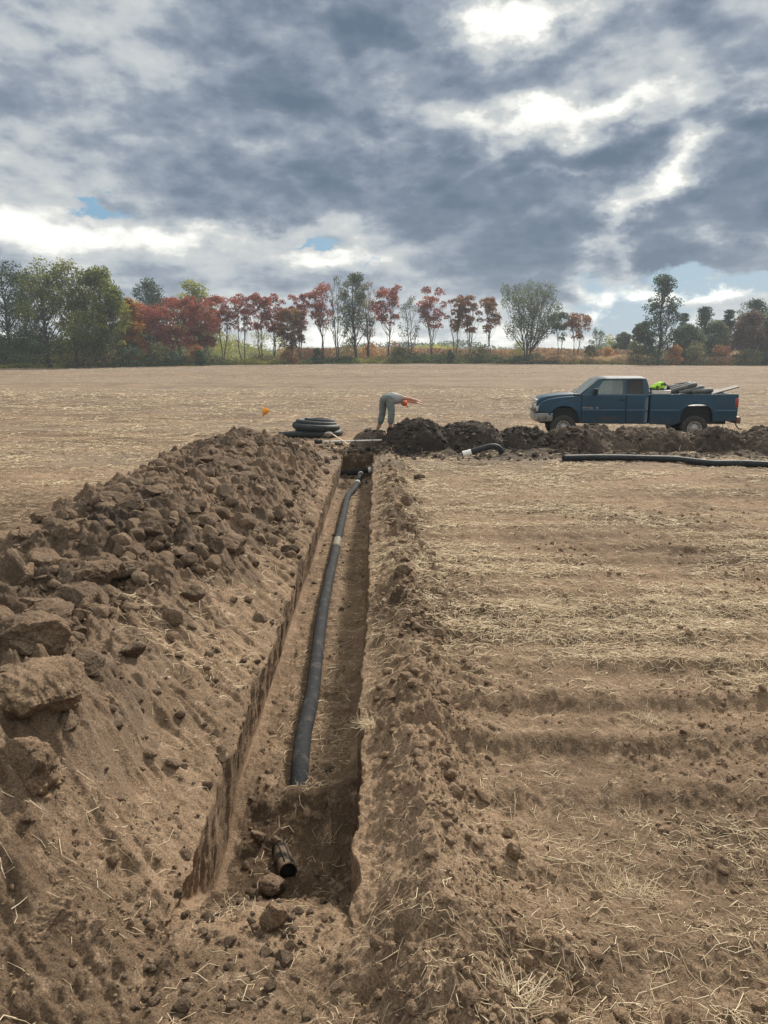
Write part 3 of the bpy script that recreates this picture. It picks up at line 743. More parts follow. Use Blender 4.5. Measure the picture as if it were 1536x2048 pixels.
# ------------------------------------------------------------------ tubes
def smooth_path(pts, n):
    P = np.array(pts, float); m_ = len(P); out = []
    P = np.vstack([2*P[0]-P[1], P, 2*P[-1]-P[-2]])
    for i in range(m_-1):
        a, b, c, d = P[i:i+4]
        for t in np.linspace(0, 1, n, endpoint=False):
            out.append(.5*((2*b)+(-a+c)*t+(2*a-5*b+4*c-d)*t*t+(-a+3*b-3*c+d)*t**3))
    out.append(P[-2]); return np.array(out)
def tube_vf(P, r, k=16, cap=True, phase=0.0):
    P = np.asarray(P, float); n = len(P); r = np.broadcast_to(np.asarray(r, float), (n,))
    T = np.gradient(P, axis=0); T /= np.linalg.norm(T, axis=1, keepdims=True)+1e-9
    up = np.array([0, 0, 1.0]) if abs(T[0][2]) < .9 else np.array([0, 1.0, 0])
    S = np.cross(T, up); bad = np.linalg.norm(S, axis=1) < .15
    S[bad] = np.cross(T[bad], [1.0, .2, 0]); S /= np.linalg.norm(S, axis=1, keepdims=True)
    for i in range(1, n):
        if S[i]@S[i-1] < 0: S[i] = -S[i]
    U = np.cross(S, T)
    th = np.arange(k)*2*math.pi/k+phase
    V = P[:, None]+r[:, None, None]*(np.cos(th)[None, :, None]*S[:, None]+np.sin(th)[None, :, None]*U[:, None])
    V = V.reshape(-1, 3); F = []
    for j in range(k):
        i = np.arange(n-1)*k; j2 = (j+1) % k
        F.append(np.stack([i+j, i+j2, i+k+j2, i+k+j], -1))
    F = np.concatenate(F); F3 = np.zeros((0, 3), int)
    if cap:
        V = np.vstack([V, P[0], P[-1]]); a, b = n*k, n*k+1
        j = np.arange(k); j2 = (j+1) % k
        F3 = np.concatenate([np.stack([j2, j, np.full(k, a)], -1), np.stack([(n-1)*k+j, (n-1)*k+j2, np.full(k, b)], -1)])
    return V, F, F3
class NB:
    """collects pieces that belong to ONE part"""
    def __init__(s): s.V = []; s.F = []; s.T = []; s.n = 0
    def add(s, V, F=None, T=None):
        V = np.asarray(V, float)
        s.V.append(V)
        if F is not None and len(F): s.F.append(np.asarray(F)+s.n)
        if T is not None and len(T): s.T.append(np.asarray(T)+s.n)
        s.n += len(V)
    def tube(s, P, r, k=12, cap=True): s.add(*tube_vf(P, r, k, cap))
    def box(s, c, d, rz=0, ry=0, rx=0):
        v = np.array([[x, y, z] for x in (-.5, .5) for y in (-.5, .5) for z in (-.5, .5)])*np.array(d)
        M = np.array(Matrix.Rotation(rz, 3, 'Z') @ Matrix.Rotation(ry, 3, 'Y') @ Matrix.Rotation(rx, 3, 'X'))
        s.add(v@M.T+np.array(c), [[0, 1, 3, 2], [4, 6, 7, 5], [0, 4, 5, 1], [2, 3, 7, 6], [0, 2, 6, 4], [1, 5, 7, 3]])
    def build(s, name, m, parent=None, smooth=True, attrs=None):
        return mesh_np(name, np.concatenate(s.V), np.concatenate(s.F) if s.F else None, np.concatenate(s.T) if s.T else None,
                       mat=m, smooth=smooth, parent=parent, attrs=attrs)

M_pipe = mat('pipe sock', (.019, .021, .024), .85, spec=.18, noise=((.085, .075, .062), 9, .52, .80), bump=(45, .007))
M_sockfar = mat('pipe black', (.016, .021, .024), .62, spec=.3, noise=((.055, .058, .058), 7, .5, .85), bump=(40, .006))
M_tape = mat('white tape', (.78, .78, .75), .5)
M_dust = mat('dusty patch', (.20, .17, .115), .8, noise=((.035, .037, .038), 30, .45, .65))
M_blackp = mat('black plastic', (.012, .012, .013), .5)
M_white = mat('white plastic', (.75, .74, .70), .45, noise=((.5, .46, .4), 20, .5, .8))
M_wood = mat('weathered wood', (.45, .36, .25), .8)
M_hole = mat('dark inside', (.004, .004, .004), .9)  # near-black colour stands in for shade inside the pipe openings

# ---- main drain pipe in the trench
PP = [(592, 1592), (600, 1530), (607, 1470), (624, 1390), (635, 1300), (646, 1220), (660, 1150), (671, 1100), (680, 1060), (689, 1020), (696, 992), (710, 975), (718, 958), (722, 947)]
def tf(p): return float(field_h(np.array([p.x]), np.array([p.y]))[0])-.60
path = []
for i, (px, py) in enumerate(PP):
    p = at_z(px, py, -.50)
    for _ in range(3): p = at_z(px, py, tf(p)+.085)
    path.append(p)
path[0].z -= .10; path[1].z -= .015
jn = path[-1].copy()
path[0] = path[1]+(path[0]-path[1])*.75; path[0].z -= .02
pth = smooth_path(path, 14)
rr_ = .067*(1+.07*fbm(np.arange(len(pth))*.21, np.zeros(len(pth)), 3, 21))
pipe = NB(); pipe.tube(pth, rr_, 24)
po = pipe.build('drain_pipe', M_pipe); tag(po, 'long dark grey fabric-wrapped drain pipe lying along the trench floor', 'drain pipe')
def band(i0, i1, m, name, parent, grow=1.03):
    b = NB(); b.tube(pth[i0:i1], rr_[i0:i1]*grow, 24); return b.build(name, m, parent)
idx = int(np.argmin(np.abs(pth[:, 1]-at_z(673, 1085, -.5).y))); band(idx-3, idx+4, M_dust, 'dust_patch', po, 1.012)
idx = int(np.argmin(np.abs(pth[:, 1]-at_z(720, 966, -.5).y))); band(idx, idx+3, M_tape, 'tape_band', po, 1.06)
band(len(pth)-4, len(pth)-1, M_tape, 'tape_band', po, 1.10)
# ---- cross pipe with the white end cap
yy = jn.y+.05
A = at_y(668, 942, yy-.05); B = at_y(700, 943, yy); C_ = at_y(722, 941, yy+.02); E = at_y(738, 938, yy+.03)
zz = jn.z+.02
cp = smooth_path([(A.x-.1, A.y, zz), (A.x+.12, A.y, zz), (B.x, B.y, zz-.01), (C_.x, C_.y, zz+.03), (E.x, E.y, zz+.06)], 8)
t = NB(); t.tube(cp, .078, 20); cr = t.build('cross_pipe', M_pipe); tag(cr, 'short dark cross pipe with a white end cap at the far end of the trench', 'drain pipe')
t = NB(); e = cp[-1]; d_ = (cp[-1]-cp[-2]); d_ /= np.linalg.norm(d_); t.tube(np.array([e-d_*.02, e+d_*.03, e+d_*.07, e+d_*.08]), [.085, .088, .080, .04], 20); t.build('end_cap', M_tape, cr)

# ---- torn stub of slotted pipe in the pit
a_ = np.array(at_z(552, 1680, -.80)); b_ = np.array(at_z(576, 1744, -.725))
L_ = 60; ts = np.linspace(0, 1, L_)[:, None]; SP = a_+(b_-a_)*ts
ro = .058+.0012*np.sin(ts[:, 0]*L_*.9)
t = NB(); V, F, T3 = tube_vf(SP, ro, 28, False); t.add(V, F); V2, F2, _ = tube_vf(SP, ro-.006, 28, False); t.add(V2, F2[:, ::-1])
n0 = len(V); k = 28; j = np.arange(k); j2 = (j+1) % k; e0 = (L_-1)*k
t.F.append(np.stack([e0+j, e0+j2, n0+e0+j2, n0+e0+j], -1))
st = t.build('pipe_stub', mat('old pipe', (.015, .015, .015), .9, spec=.1, noise=((.16, .115, .078), 9, .42, .60))); tag(st, 'old black pipe stub with an open end sticking out of the soil in the pit', 'pipe stub')
t = NB(); q = SP[56]; t.tube(np.array([q, q+(SP[57]-q)*.5]), .053, 24); t.build('shade_disc', M_hole, st)  # black disc painted in for the shade inside the open end
for k_, off in enumerate((-.030, .012)):
    t = NB(); dirv = (b_-a_); side = np.cross(dirv, [0, 0, 1.0]); side /= np.linalg.norm(side); upv = np.cross(side, dirv); upv /= np.linalg.norm(upv)
    s_ = a_+dirv*.25+side*off+upv*(math.sqrt(max(.0585**2-off**2, 0))); t.tube(np.array([s_+dirv*x_ for x_ in (0, .35, .7)]), .0045, 6); t.build('slot', M_hole, st)

# ---- coil of pipe on the field
cc = at_y(634, 855, 24.0); gz = sz(cc.x, cc.y)
co = empty('pipe_coil', (cc.x, cc.y, gz)); tag(co, 'flat coil of black fabric-wrapped drain pipe lying on the stubble beyond the trench', 'pipe coil')
def loop(R_, z0, z1, a0, a1, dx=0, dy=0, sq=1.0, tilt=0.0, n=70):
    a = np.linspace(a0, a1, n); rr = R_*(1+.03*np.sin(a*1.7+z0*9))
    return np.stack([dx+rr*np.cos(a), dy+rr*np.sin(a)*sq, z0+(z1-z0)*(a-a0)/(a1-a0)+tilt*np.cos(a)], -1)
def cl(P, r=.10):
    t = NB(); t.tube(P, r, 18); return t.build('pipe_turn', M_sockfar, co)
P1 = loop(.66, .10, .12, -2.6, 3.7, .04, 0)
tail = np.array([[-1.15, -.42, .07], [-.98, -.47, .08], [-.80, -.46, .09]])
cl(np.vstack([tail, P1[4:]]), .115)
cl(loop(.64, .30, .33, -3.3, 3.3, -.02, 0, 1, -.03), .115)
cl(loop(.60, .40, .44, .6, 5.9, .0, .05, .9, -.05), .09)
cl(loop(.44, .49, .51, .2, 6.0, .10, .05, .75, -.03), .07)
t = NB(); t.tube(np.array([[-1.18, -.415, .07], [-1.155, -.42, .07]]), .075, 16); t.build('open_end', M_hole, co)

# ---- stray pipes on the right field
def field_pipe(pts, r, name, lab, m=M_sockfar):
    P = []
    for (px, py) in pts:
        p = at_z(px, py, .1)
        if name == 'curved_pipe': P.append(at_y(px, py, 17.75)); continue
        for _ in range(3): p = at_z(px, py, sz(p.x, p.y)+r)
        P.append(p)
    zs = np.array([p.z for p in P]); zs = zs if name == 'curved_pipe' else zs*.12+np.median(zs)*.88
    P = [(p.x, p.y, z) for p, z in zip(P, zs)]
    S = smooth_path(P, 12); t = NB(); t.tube(S, r, 18); o = t.build(name, m); tag(o, lab, 'drain pipe'); return o, S
o, S = field_pipe([(1126, 915), (1180, 915), (1240, 916), (1300, 917), (1345, 919), (1385, 924), (1425, 927), (1480, 926), (1536, 929), (1620, 933)], .078, 'straight_pipe', 'long straight black drain pipe lying on the field in front of the pickup')
t = NB(); d_ = S[0]-S[1]; d_ /= np.linalg.norm(d_); t.tube(np.array([S[0]-d_*.01, S[0]+d_*.006]), .064, 16); t.build('open_end', M_hole, o)
o, S = field_pipe([(924, 909), (940, 905), (958, 899), (976, 894), (990, 893), (1000, 898), (1004, 907)], .072, 'curved_pipe', 'short curved black pipe offcut with one end wrapped in white, on dark soil')
t = NB(); t.tube(S[:15], [.02]+[.077]*13+[.070], 16); t.build('white_wrap', M_tape, o)

# ---- measuring rod, stake, stone at the trench head
yr = 19.85
A = at_y(636, 883.5, yr); B = at_y(779, 880, yr+.1)
zA = max(A.z, sz(A.x, A.y)+.03); 
ro_ = empty('measuring_rod', tuple(A)); tag(ro_, 'white rod with black bands lying across the head of the trench', 'measuring rod')
d_ = np.array(B-A)
t = NB(); t.tube(np.array([d_*s for s in np.linspace(.04, 1, 12)]), .020, 10); t.build('rod', M_white, ro_)
for s in (.165, .33, .52, .76):
    t = NB(); t.tube(np.array([d_*(s-.006), d_*(s+.006)]), .028, 10); t.build('black_band', M_blackp, ro_)
t = NB(); t.tube(np.array([d_*-.05, d_*0.0, d_*.055]), [.062, .06, .05], 14); t.build('rod_head', M_sockfar, ro_)
B = at_y(697, 889, 19.72)
A = at_y(664, 868, 20.25); t = NB(); dv = np.array(B-A); t.box((np.array(A)+np.array(B))/2, (np.linalg.norm(dv), .045, .02), math.atan2(dv[1], dv[0]), -math.atan2(dv[2], math.hypot(dv[0], dv[1])))
o = t.build('wooden_stake', M_wood, smooth=False); tag(o, 'thin pale wooden stake lying under the white rod', 'stake')
p = at_y(658, 867, 20.2); v, f = clod_shape(4, 333, 3, 0); M_stone = mat('stone', (.20, .165, .14), .85, noise=((.30, .25, .21), 12, .4, .7))
v = v*np.array([.125, .12, .11])/1.0; o = mesh_np('field_stone', v, faces3=f, mat=M_stone); o.location = (p.x, p.y, p.z-.03); tag(o, 'rounded greyish stone in front of the pipe coil', 'stone')
p = at_y(649, 873, 19.9); v, f = clod_shape(4, 335, 5, 0); v = v*.075; o = mesh_np('clod', v, faces3=f, mat=M_black, attrs={'damp': np.full(len(v), .6)}); o.location = (p.x, p.y, p.z); tag(o, 'small black clod beside the rounded stone near the pipe coil', 'clod')

# ---- marker flag
M_flag = mat('flag orange', (1.0, .38, .02), .5)
nt = M_flag.node_tree; nt.nodes['Principled BSDF'].inputs['Subsurface Weight'].default_value = .0
fy = 17.0; A = at_y(524.5, 812, fy); gz = sz(A.x, A.y)
fl = empty('marker_flag', (A.x, A.y, gz)); tag(fl, 'small orange triangular marker flag on a thin wire in the left field', 'marker flag')
t = NB(); H_ = A.z-gz; t.tube(np.array([[.03, 0, -.05], [.02, 0, H_*.5], [0, 0, H_]]), .0022, 6); t.build('wire', mat('wire', (.35, .33, .30), .5, metal=.6), fl)
n = 12; V = []; 
for sgn in (0, 1):
    for i in range(n):
        s = i/(n-1); wv = .018*math.sin(s*5)
        V += [[s*.19, wv+sgn*.002, H_-.012-.09*s], [s*.19, wv+sgn*.002, H_-.24*(1-s)-.105*s]]
V = np.array(V); F = []
for i in range(n-1):
    F.append([2*i, 2*i+1, 2*i+3, 2*i+2]); F.append([2*n+2*i, 2*n+2*i+2, 2*n+2*i+3, 2*n+2*i+1])
    F.append([2*i, 2*i+2, 2*n+2*i+2, 2*n+2*i]); F.append([2*i+1, 2*n+2*i+1, 2*n+2*i+3, 2*i+3])
mesh_np('pennant', V, np.array(F), mat=M_flag, parent=fl)

# ------------------------------------------------------------------ pickup truck
def paint():
    m = mat('blue paint', (.011, .054, .095), .4, spec=.4, coat=.25); nt = m.node_tree; N = nt.nodes; L = nt.links; b = N['Principled BSDF']
    b.inputs['Coat Roughness'].default_value = .18
    tc = N.new('ShaderNodeTexCoord'); sp = N.new('ShaderNodeSeparateXYZ'); L.new(tc.outputs['Object'], sp.inputs[0])
    n1 = N.new('ShaderNodeTexNoise'); n1.inputs['Scale'].default_value = 5; n1.inputs['Detail'].default_value = 7; L.new(tc.outputs['Object'], n1.inputs['Vector'])
    def mr(v, a, b_, c=0, d=1):
        q = N.new('ShaderNodeMapRange'); L.new(v, q.inputs[0])
        for i, x in enumerate((a, b_, c, d)): q.inputs[i+1].default_value = x
        return q.outputs[0]
    def mul(a, b_, op='MULTIPLY'):
        q = N.new('ShaderNodeMath'); q.operation = op; q.use_clamp = True
        for i, v in enumerate((a, b_)):
            if isinstance(v, float): q.inputs[i].default_value = v
            else: L.new(v, q.inputs[i])
        return q.outputs[0]
    low = mr(sp.outputs[2], .52, .85, 1, 0)
    dirt = mul(low, mr(n1.outputs[0], .35, .65, .15, .75))
    rx = mul(mr(sp.outputs[0], 1.9, 2.1), mr(sp.outputs[0], 2.55, 2.75, 1, 0)); rz = mul(mr(sp.outputs[2], .60, .66), mr(sp.outputs[2], .72, .80, 1, 0))
    rust = mul(mul(mul(rx, rz), mr(n1.outputs[0], .46, .60)), .6)
    r2 = mul(mul(mr(sp.outputs[0], 5.4, 5.6), mr(sp.outputs[0], 5.75, 6.0, 1, 0)), mul(mr(sp.outputs[2], 1.05, 1.15), mr(sp.outputs[2], 1.3, 1.42, 1, 0)))
    r2 = mul(mul(r2, mr(n1.outputs[0], .42, .62)), .35)
    m1 = N.new('ShaderNodeMix'); m1.data_type = 'RGBA'; m1.inputs[6].default_value = (.011, .054, .095, 1); m1.inputs[7].default_value = (.12, .10, .085, 1); L.new(mul(dirt, .55), m1.inputs[0])
    m2 = N.new('ShaderNodeMix'); m2.data_type = 'RGBA'; m2.inputs[7].default_value = (.11, .07, .05, 1); L.new(m1.outputs[2], m2.inputs[6]); L.new(mul(rust, r2, 'ADD'), m2.inputs[0])
    L.new(m2.outputs[2], b.inputs['Base Color']); L.new(mr(mul(dirt, rust, 'ADD'), 0, 1, .30, .8), b.inputs['Roughness'])
    return m
M_paint = paint()
M_trim = mat('blue trim', (.04, .095, .17), .3, coat=.5)
M_blk = mat('black trim', (.008, .009, .010), .55)
M_chr = mat('chrome', (.62, .63, .62), .22, metal=1.0, noise=((.30, .28, .25), 8, .5, .8))
M_dirtychr = mat('bumper chrome', (.36, .36, .34), .36, metal=.8, noise=((.16, .145, .12), 7, .42, .75))
M_rub = mat('tyre rubber', (.035, .034, .033), .85, noise=((.10, .09, .075), 14, .45, .8))
M_rim = mat('steel rim', (.48, .46, .42), .45, metal=.35, noise=((.22, .17, .12), 18, .5, .75))
M_lamp = mat('lamp glass', (.45, .44, .38), .15, coat=1); M_amber = mat('amber lens', (.85, .28, .03), .25); M_red = mat('red lens', (.35, .02, .02), .2, coat=1)
M_seat = mat('seat cloth', (.035, .035, .04), .9)
def glass_mat(name, tint, gl, df=.05):
    m = bpy.data.materials.new(name); m.use_nodes = True; nt = m.node_tree; N = nt.nodes; L = nt.links; N.remove(N['Principled BSDF'])
    t = N.new('ShaderNodeBsdfTransparent'); t.inputs[0].default_value = (*tint, 1); g = N.new('ShaderNodeBsdfGlossy'); g.inputs['Roughness'].default_value = .06; g.inputs[0].default_value = (.9, .95, .93, 1)
    d = N.new('ShaderNodeBsdfDiffuse'); d.inputs[0].default_value = (.34, .36, .33, 1)
    mx = N.new('ShaderNodeMixShader'); mx.inputs[0].default_value = gl; L.new(t.outputs[0], mx.inputs[1]); L.new(g.outputs[0], mx.inputs[2])
    m2 = N.new('ShaderNodeMixShader'); m2.inputs[0].default_value = df; L.new(mx.outputs[0], m2.inputs[1]); L.new(d.outputs[0], m2.inputs[2])
    L.new(m2.outputs[0], N['Material Output'].inputs[0]); return m
M_gl = glass_mat('window glass', (.50, .60, .62), .10); M_dgl = glass_mat('tinted glass', (.05, .09, .13), .04, .0); M_ws = glass_mat('windshield glass', (.6, .66, .64), .50, .35)  # the windshield's diffuse share paints in the pale reflected sky

TX = at_y(1064, 830, 22.75).x
tgz = .0
TR = R(-7); P0_ = at_y(1067, 830, 23.05)
truck = empty('pickup_truck', (P0_.x-math.sin(TR)*1.0*.985, P0_.y+math.cos(TR)*1.0*.985, float(field_h(np.array([8.]), np.array([23.]))[0])+.0)); truck.scale = (.985,)*3
truck.rotation_euler = (0, R(-.2), TR)
tag(truck, 'dark blue extended-cab pickup truck parked behind the soil heaps with pipe in its bed', 'pickup truck')
ARF = (.945, .50, .475, .575); ARR = (4.935, .50, .485, .64)
def fy_(x, z):
    f = 1.0-.030*max(0, (.95-z)/.4)**1.5-.020*max(0, (z-.98)/.45)**1.5
    f -= .10*max(0, (.30-x)/.2)**2*.5 if x < .3 else 0
    for (cx, cz, rx, rz) in (ARF, ARR):
        q = math.hypot((x-cx)/rx, (z-cz)/rz)
        if q < 1.35: f += .018*max(0, min(1, (1.35-q)/.22))
    return f
def prism(pts, ya, yb, step=None, mirror=False):
    bm = bmesh.new(); vs = [bm.verts.new((x, ya, z)) for x, z in pts]; f = bm.faces.new(vs)
    ex = bmesh.ops.extrude_face_region(bm, geom=[f]); 
    for v in ex['geom']:
        if isinstance(v, bmesh.types.BMVert): v.co.y = yb
    if step:
        xs = [p[0] for p in pts]; zs = [p[1] for p in pts]
        x = min(xs)+step
        while x < max(xs)-.01:
            bmesh.ops.bisect_plane(bm, geom=list(bm.verts)+list(bm.edges)+list(bm.faces), plane_co=(x, 0, 0), plane_no=(1, 0, 0)); x += step
        z = min(zs)+step*.5
        while z < max(zs)-.01:
            bmesh.ops.bisect_plane(bm, geom=list(bm.verts)+list(bm.edges)+list(bm.faces), plane_co=(0, 0, z), plane_no=(0, 0, 1)); z += step*.6
        for v in bm.verts: v.co.y *= fy_(v.co.x, v.co.z)
    return bm
def bev(o, w=.012, seg=2, ang=35):
    m = o.modifiers.new('bevel', 'BEVEL'); m.width = w; m.segments = seg; m.limit_method = 'ANGLE'; m.angle_limit = R(ang); m.harden_normals = False
    for p in o.data.polygons: p.use_smooth = True
    return o
def arch(cx, cz, rx, rz, x0, x1, zb, n=18, pw=1.0):
    """points from (x0,zb) over the arch to (x1,zb)"""
    out = []
    for i in range(n+1):
        a = math.pi*(1-i/n); c, s = math.cos(a), math.sin(a)
        k = (abs(c)**pw+abs(s)**pw)**(-1/pw)
        x, z = cx+rx*c*k, cz+rz*s*k
        if z >= zb: out.append((x, z))
    return out
W = 1.0
pf = [(1.465, .54), (1.465, 1.385), (1.30, 1.385), (.79, 1.345), (.45, 1.28), (.26, 1.20), (.17, 1.10), (.14, .95), (.13, .86), (.40, .84), (.44, .60)]
pf += arch(*ARF, 0, 0, .56, pw=2.3)
bev(bm_obj('front_fender', prism(pf, -W, W, .09), M_paint, truck), .02, 3)
hood = [(1.42, 1.2), (1.42, 1.425), (1.25, 1.445), (.79, 1.42), (.40, 1.37), (.22, 1.32), (.15, 1.24), (.14, 1.12)]
bev(bm_obj('hood', prism(hood, -.66, .66), M_paint, truck), .05, 4)
bev(bm_obj('door', prism([(1.478, .54), (2.812, .53), (2.812, 1.425), (1.478, 1.415)], -W, W, .13), M_paint, truck), .012, 2)
bev(bm_obj('rear_door', prism([(2.824, .53), (3.485, .53), (3.485, 1.43), (2.824, 1.425)], -W, W, .13), M_paint, truck), .012, 2)
pb = [(3.545, .53), (4.30, .50)] + arch(*ARR, 0, 0, .55, pw=3.2) + [(5.44, .62), (6.10, .64), (6.13, .80), (6.13, 1.455), (3.545, 1.45)]
for s in (-1, 1):
    bed = prism(pb, s*W, s*(W-.07), .09)
    bev(bm_obj('bed_side', bed, M_paint, truck), .015, 3)
t = NB(); t.box((4.83, 0, .90), (2.55, 1.84, .05)); t.box((3.58, 0, 1.15), (.05, 1.84, .56)); t.build('bed_floor', M_blk, truck, False)
t = NB(); t.box((6.11, 0, 1.10), (.055, 1.80, .68)); t.build('tailgate', M_paint, truck, False)
t = NB(); t.box((3.1, 0, .68), (5.7, 1.10, .34)); t.box((.9, 0, .40), (.14, 1.5, .14)); t.box((4.93, 0, .40), (.14, 1.5, .14)); t.box((4.93, 0, .40), (.34, .36, .30))
t.box((1.9, -.45, .42), (.45, .5, .10)); t.box((4.5, -.3, .42), (.35, .5, .16)); t.box((.945, 0, .80), (1.10, 1.88, .46)); t.box((4.935, 0, .82), (1.14, 1.80, .52)); t.build('chassis', M_blk, truck, False)
t = NB(); t.box((1.47, 0, 1.0), (.1, 1.7, .7)); t.build('firewall', M_blk, truck, False)  # also fills the front door gap so the seam shows dark
t = NB(); t.box((2.82, 0, .95), (.06, 1.8, .75)); t.build('seam_core', M_blk, truck, False)  # black core added inside the door gap to make the seam look shaded
# greenhouse
def Yc(z): return .975-(z-1.42)*.34 if z > 1.42 else .985
def side_poly(nb, pts, s, th=.05, off=0.0):
    n = len(pts); V = [(x, s*(Yc(z)+off), z) for x, z in pts]+[(x, s*(Yc(z)+off-th), z) for x, z in pts]
    if s < 0: pass
    bm = bmesh.new(); vs = [bm.verts.new(v) for v in V]
    bm.faces.new(vs[:n]); bm.faces.new(vs[n:][::-1])
    for i in range(n): bm.faces.new([vs[i], vs[(i+1) % n], vs[n+(i+1) % n], vs[n+i]])
    nb.append(bm)
def join_bms(lst):
    out = bmesh.new()
    for b in lst:
        me = bpy.data.meshes.new('t'); bmesh.ops.recalc_face_normals(b, faces=b.faces); b.to_mesh(me); out.from_mesh(me); b.free(); bpy.data.meshes.remove(me)
    return out
WF = [(1.84, 1.45), (2.715, 1.45), (2.715, 1.875), (2.16, 1.875), (2.10, 1.84)]
WR = [(2.81, 1.45), (3.34, 1.45), (3.30, 1.875), (2.81, 1.875)]
for s in (-1, 1):
    L_ = []
    side_poly(L_, [(1.42, 1.41), (1.84, 1.41), (1.84, 1.45), (2.10, 1.84), (2.16, 1.875), (2.16, 1.925), (2.0, 1.91)], s)
    side_poly(L_, [(1.84, 1.41), (3.34, 1.41), (3.34, 1.45), (1.84, 1.45)], s)
    side_poly(L_, [(2.16, 1.875), (3.30, 1.875), (3.30, 1.93), (2.16, 1.925)], s)
    side_poly(L_, [(2.715, 1.45), (2.81, 1.45), (2.81, 1.875), (2.715, 1.875)], s)
    side_poly(L_, [(3.34, 1.41), (3.49, 1.41), (3.49, 1.66), (3.455, 1.80), (3.42, 1.90), (3.30, 1.93), (3.30, 1.875), (3.34, 1.45)], s)
    bm_obj('window_frame', join_bms(L_), M_paint, truck)
    L_ = []; side_poly(L_, WF, s, .006, -.014); bm_obj('side_window', join_bms(L_), M_gl, truck)
    L_ = []; side_poly(L_, WR, s, .006, -.014); bm_obj('quarter_window', join_bms(L_), M_dgl, truck)
# roof
nx, ny = 24, 17; V = []
for i in range(nx):
    t_ = i/(nx-1); x = 1.965+(3.455-1.965)*t_
    zt = 1.985-.085*(max(0, (.16-t_)/.16))**1.6-.075*(max(0, (t_-.90)/.10))**2
    for j in range(ny):
        u = -1+2*j/(ny-1); hw = .825; y_ = u*hw; z_ = zt-.018*u*u-.055*abs(u)**9
        V.append((x, y_, z_))
Fq = grid_faces(nx, ny); V = np.array(V); V2 = V.copy(); V2[:, 2] -= .03; V2[:, :2] *= 1
nb_ = NB(); nb_.add(V, Fq); nb_.add(V2, Fq[:, ::-1]); nb_.build('roof', mat('dusty roof paint', (.03, .055, .08), .65, spec=.3, noise=((.07, .085, .10), 4, .4, .7)), truck)
# windshield and back window
def quadglass(name, m, lo, hi, wl, wh, bow):
    V = []; nn = 13
    for r_ in range(7):
        s = r_/6; x = lo[0]+(hi[0]-lo[0])*s; z = lo[1]+(hi[1]-lo[1])*s; w = wl+(wh-wl)*s
        for c in range(nn):
            u = -1+2*c/(nn-1); V.append((x+bow*(u*u), u*w, z))
    V = np.array(V); n_ = NB(); F = grid_faces(7, nn); n_.add(V, F); V2 = V+np.array([.006*(1 if bow > 0 else -1), 0, -.002]); n_.add(V2, F[:, ::-1]); n_.build(name, m, truck)
quadglass('windshield', M_ws, (1.30, 1.43), (1.90, 1.93), .93, .78, .10)
quadglass('back_window', M_dgl, (3.475, 1.45), (3.44, 1.90), .80, .68, -.02)
t = NB(); t.box((1.36, 0, 1.43), (.20, 1.75, .03)); t.tube(np.array([[1.28, -.5, 1.46], [1.45, -.1, 1.55]]), .012, 6); t.tube(np.array([[1.28, .2, 1.46], [1.45, .55, 1.55]]), .012, 6); t.build('cowl', M_blk, truck, False)
for (sx, sy) in ((2.45, -.42), (2.45, .42)):
    t = NB(); t.box((sx, sy, 1.30), (.5, .5, .2)); t.box((sx+.27, sy, 1.50), (.14, .48, .46), 0, R(10)); t.box((sx+.32, sy, 1.76), (.09, .24, .14)); t.build('seat', M_seat, truck, False)
a = np.linspace(0, 2*math.pi, 25); t = NB(); t.tube(np.stack([2.0+.08*np.sin(a), -.42+.18*np.cos(a), 1.50+.17*np.sin(a)], -1), .016, 8, False); t.build('steering_wheel', M_blk, truck)
t = NB(); t.box((1.72, 0, 1.42), (.34, 1.7, .10)); t.build('dashboard', M_seat, truck, False)
# side moulding, handles, badge
for (xa, xb) in ((1.49, 2.80), (2.835, 3.475), (3.56, 4.42), (5.46, 6.10)):
    for s in (-1, 1):
        t = NB(); t.box(((xa+xb)/2, s*1.004, .955), (xb-xa, .018, .045)); bev(t.build('side_moulding', M_trim, truck, False), .006, 2)
for s in (-1, 1):
    t = NB(); t.box((2.69, s*1.0, 1.275), (.15, .03, .035)); t.box((2.62, s*.99, 1.275), (.03, .03, .05)); bev(t.build('door_handle', M_blk, truck, False), .008, 2)
    t = NB(); t.box((1.86, s*1.12, 1.53), (.10, .20, .20)); t.box((1.84, s*1.01, 1.46), (.05, .12, .03)); bev(t.build('side_mirror', M_blk, truck, False), .025, 3)
def text_mesh(body, size, loc, name, m, parent):
    cu = bpy.data.curves.new('t', 'FONT'); cu.body = body; cu.size = size; cu.extrude = .002
    to = bpy.data.objects.new('t', cu); COL.objects.link(to); dg = bpy.context.evaluated_depsgraph_get(); me = bpy.data.meshes.new_from_object(to.evaluated_get(dg))
    bpy.data.objects.remove(to); o = bpy.data.objects.new(name, me); COL.objects.link(o); me.materials.clear(); me.materials.append(m)
    o.parent = parent; o.location = loc; o.rotation_euler = (R(90), 0, 0); return o
text_mesh('RAM', .072, (1.50, -1.006, 1.005), 'badge', M_chr, truck); text_mesh('2500', .072, (1.67, -1.006, 1.005), 'badge', M_chr, truck); text_mesh('V8', .072, (1.90, -1.006, 1.005), 'badge', M_chr, truck)
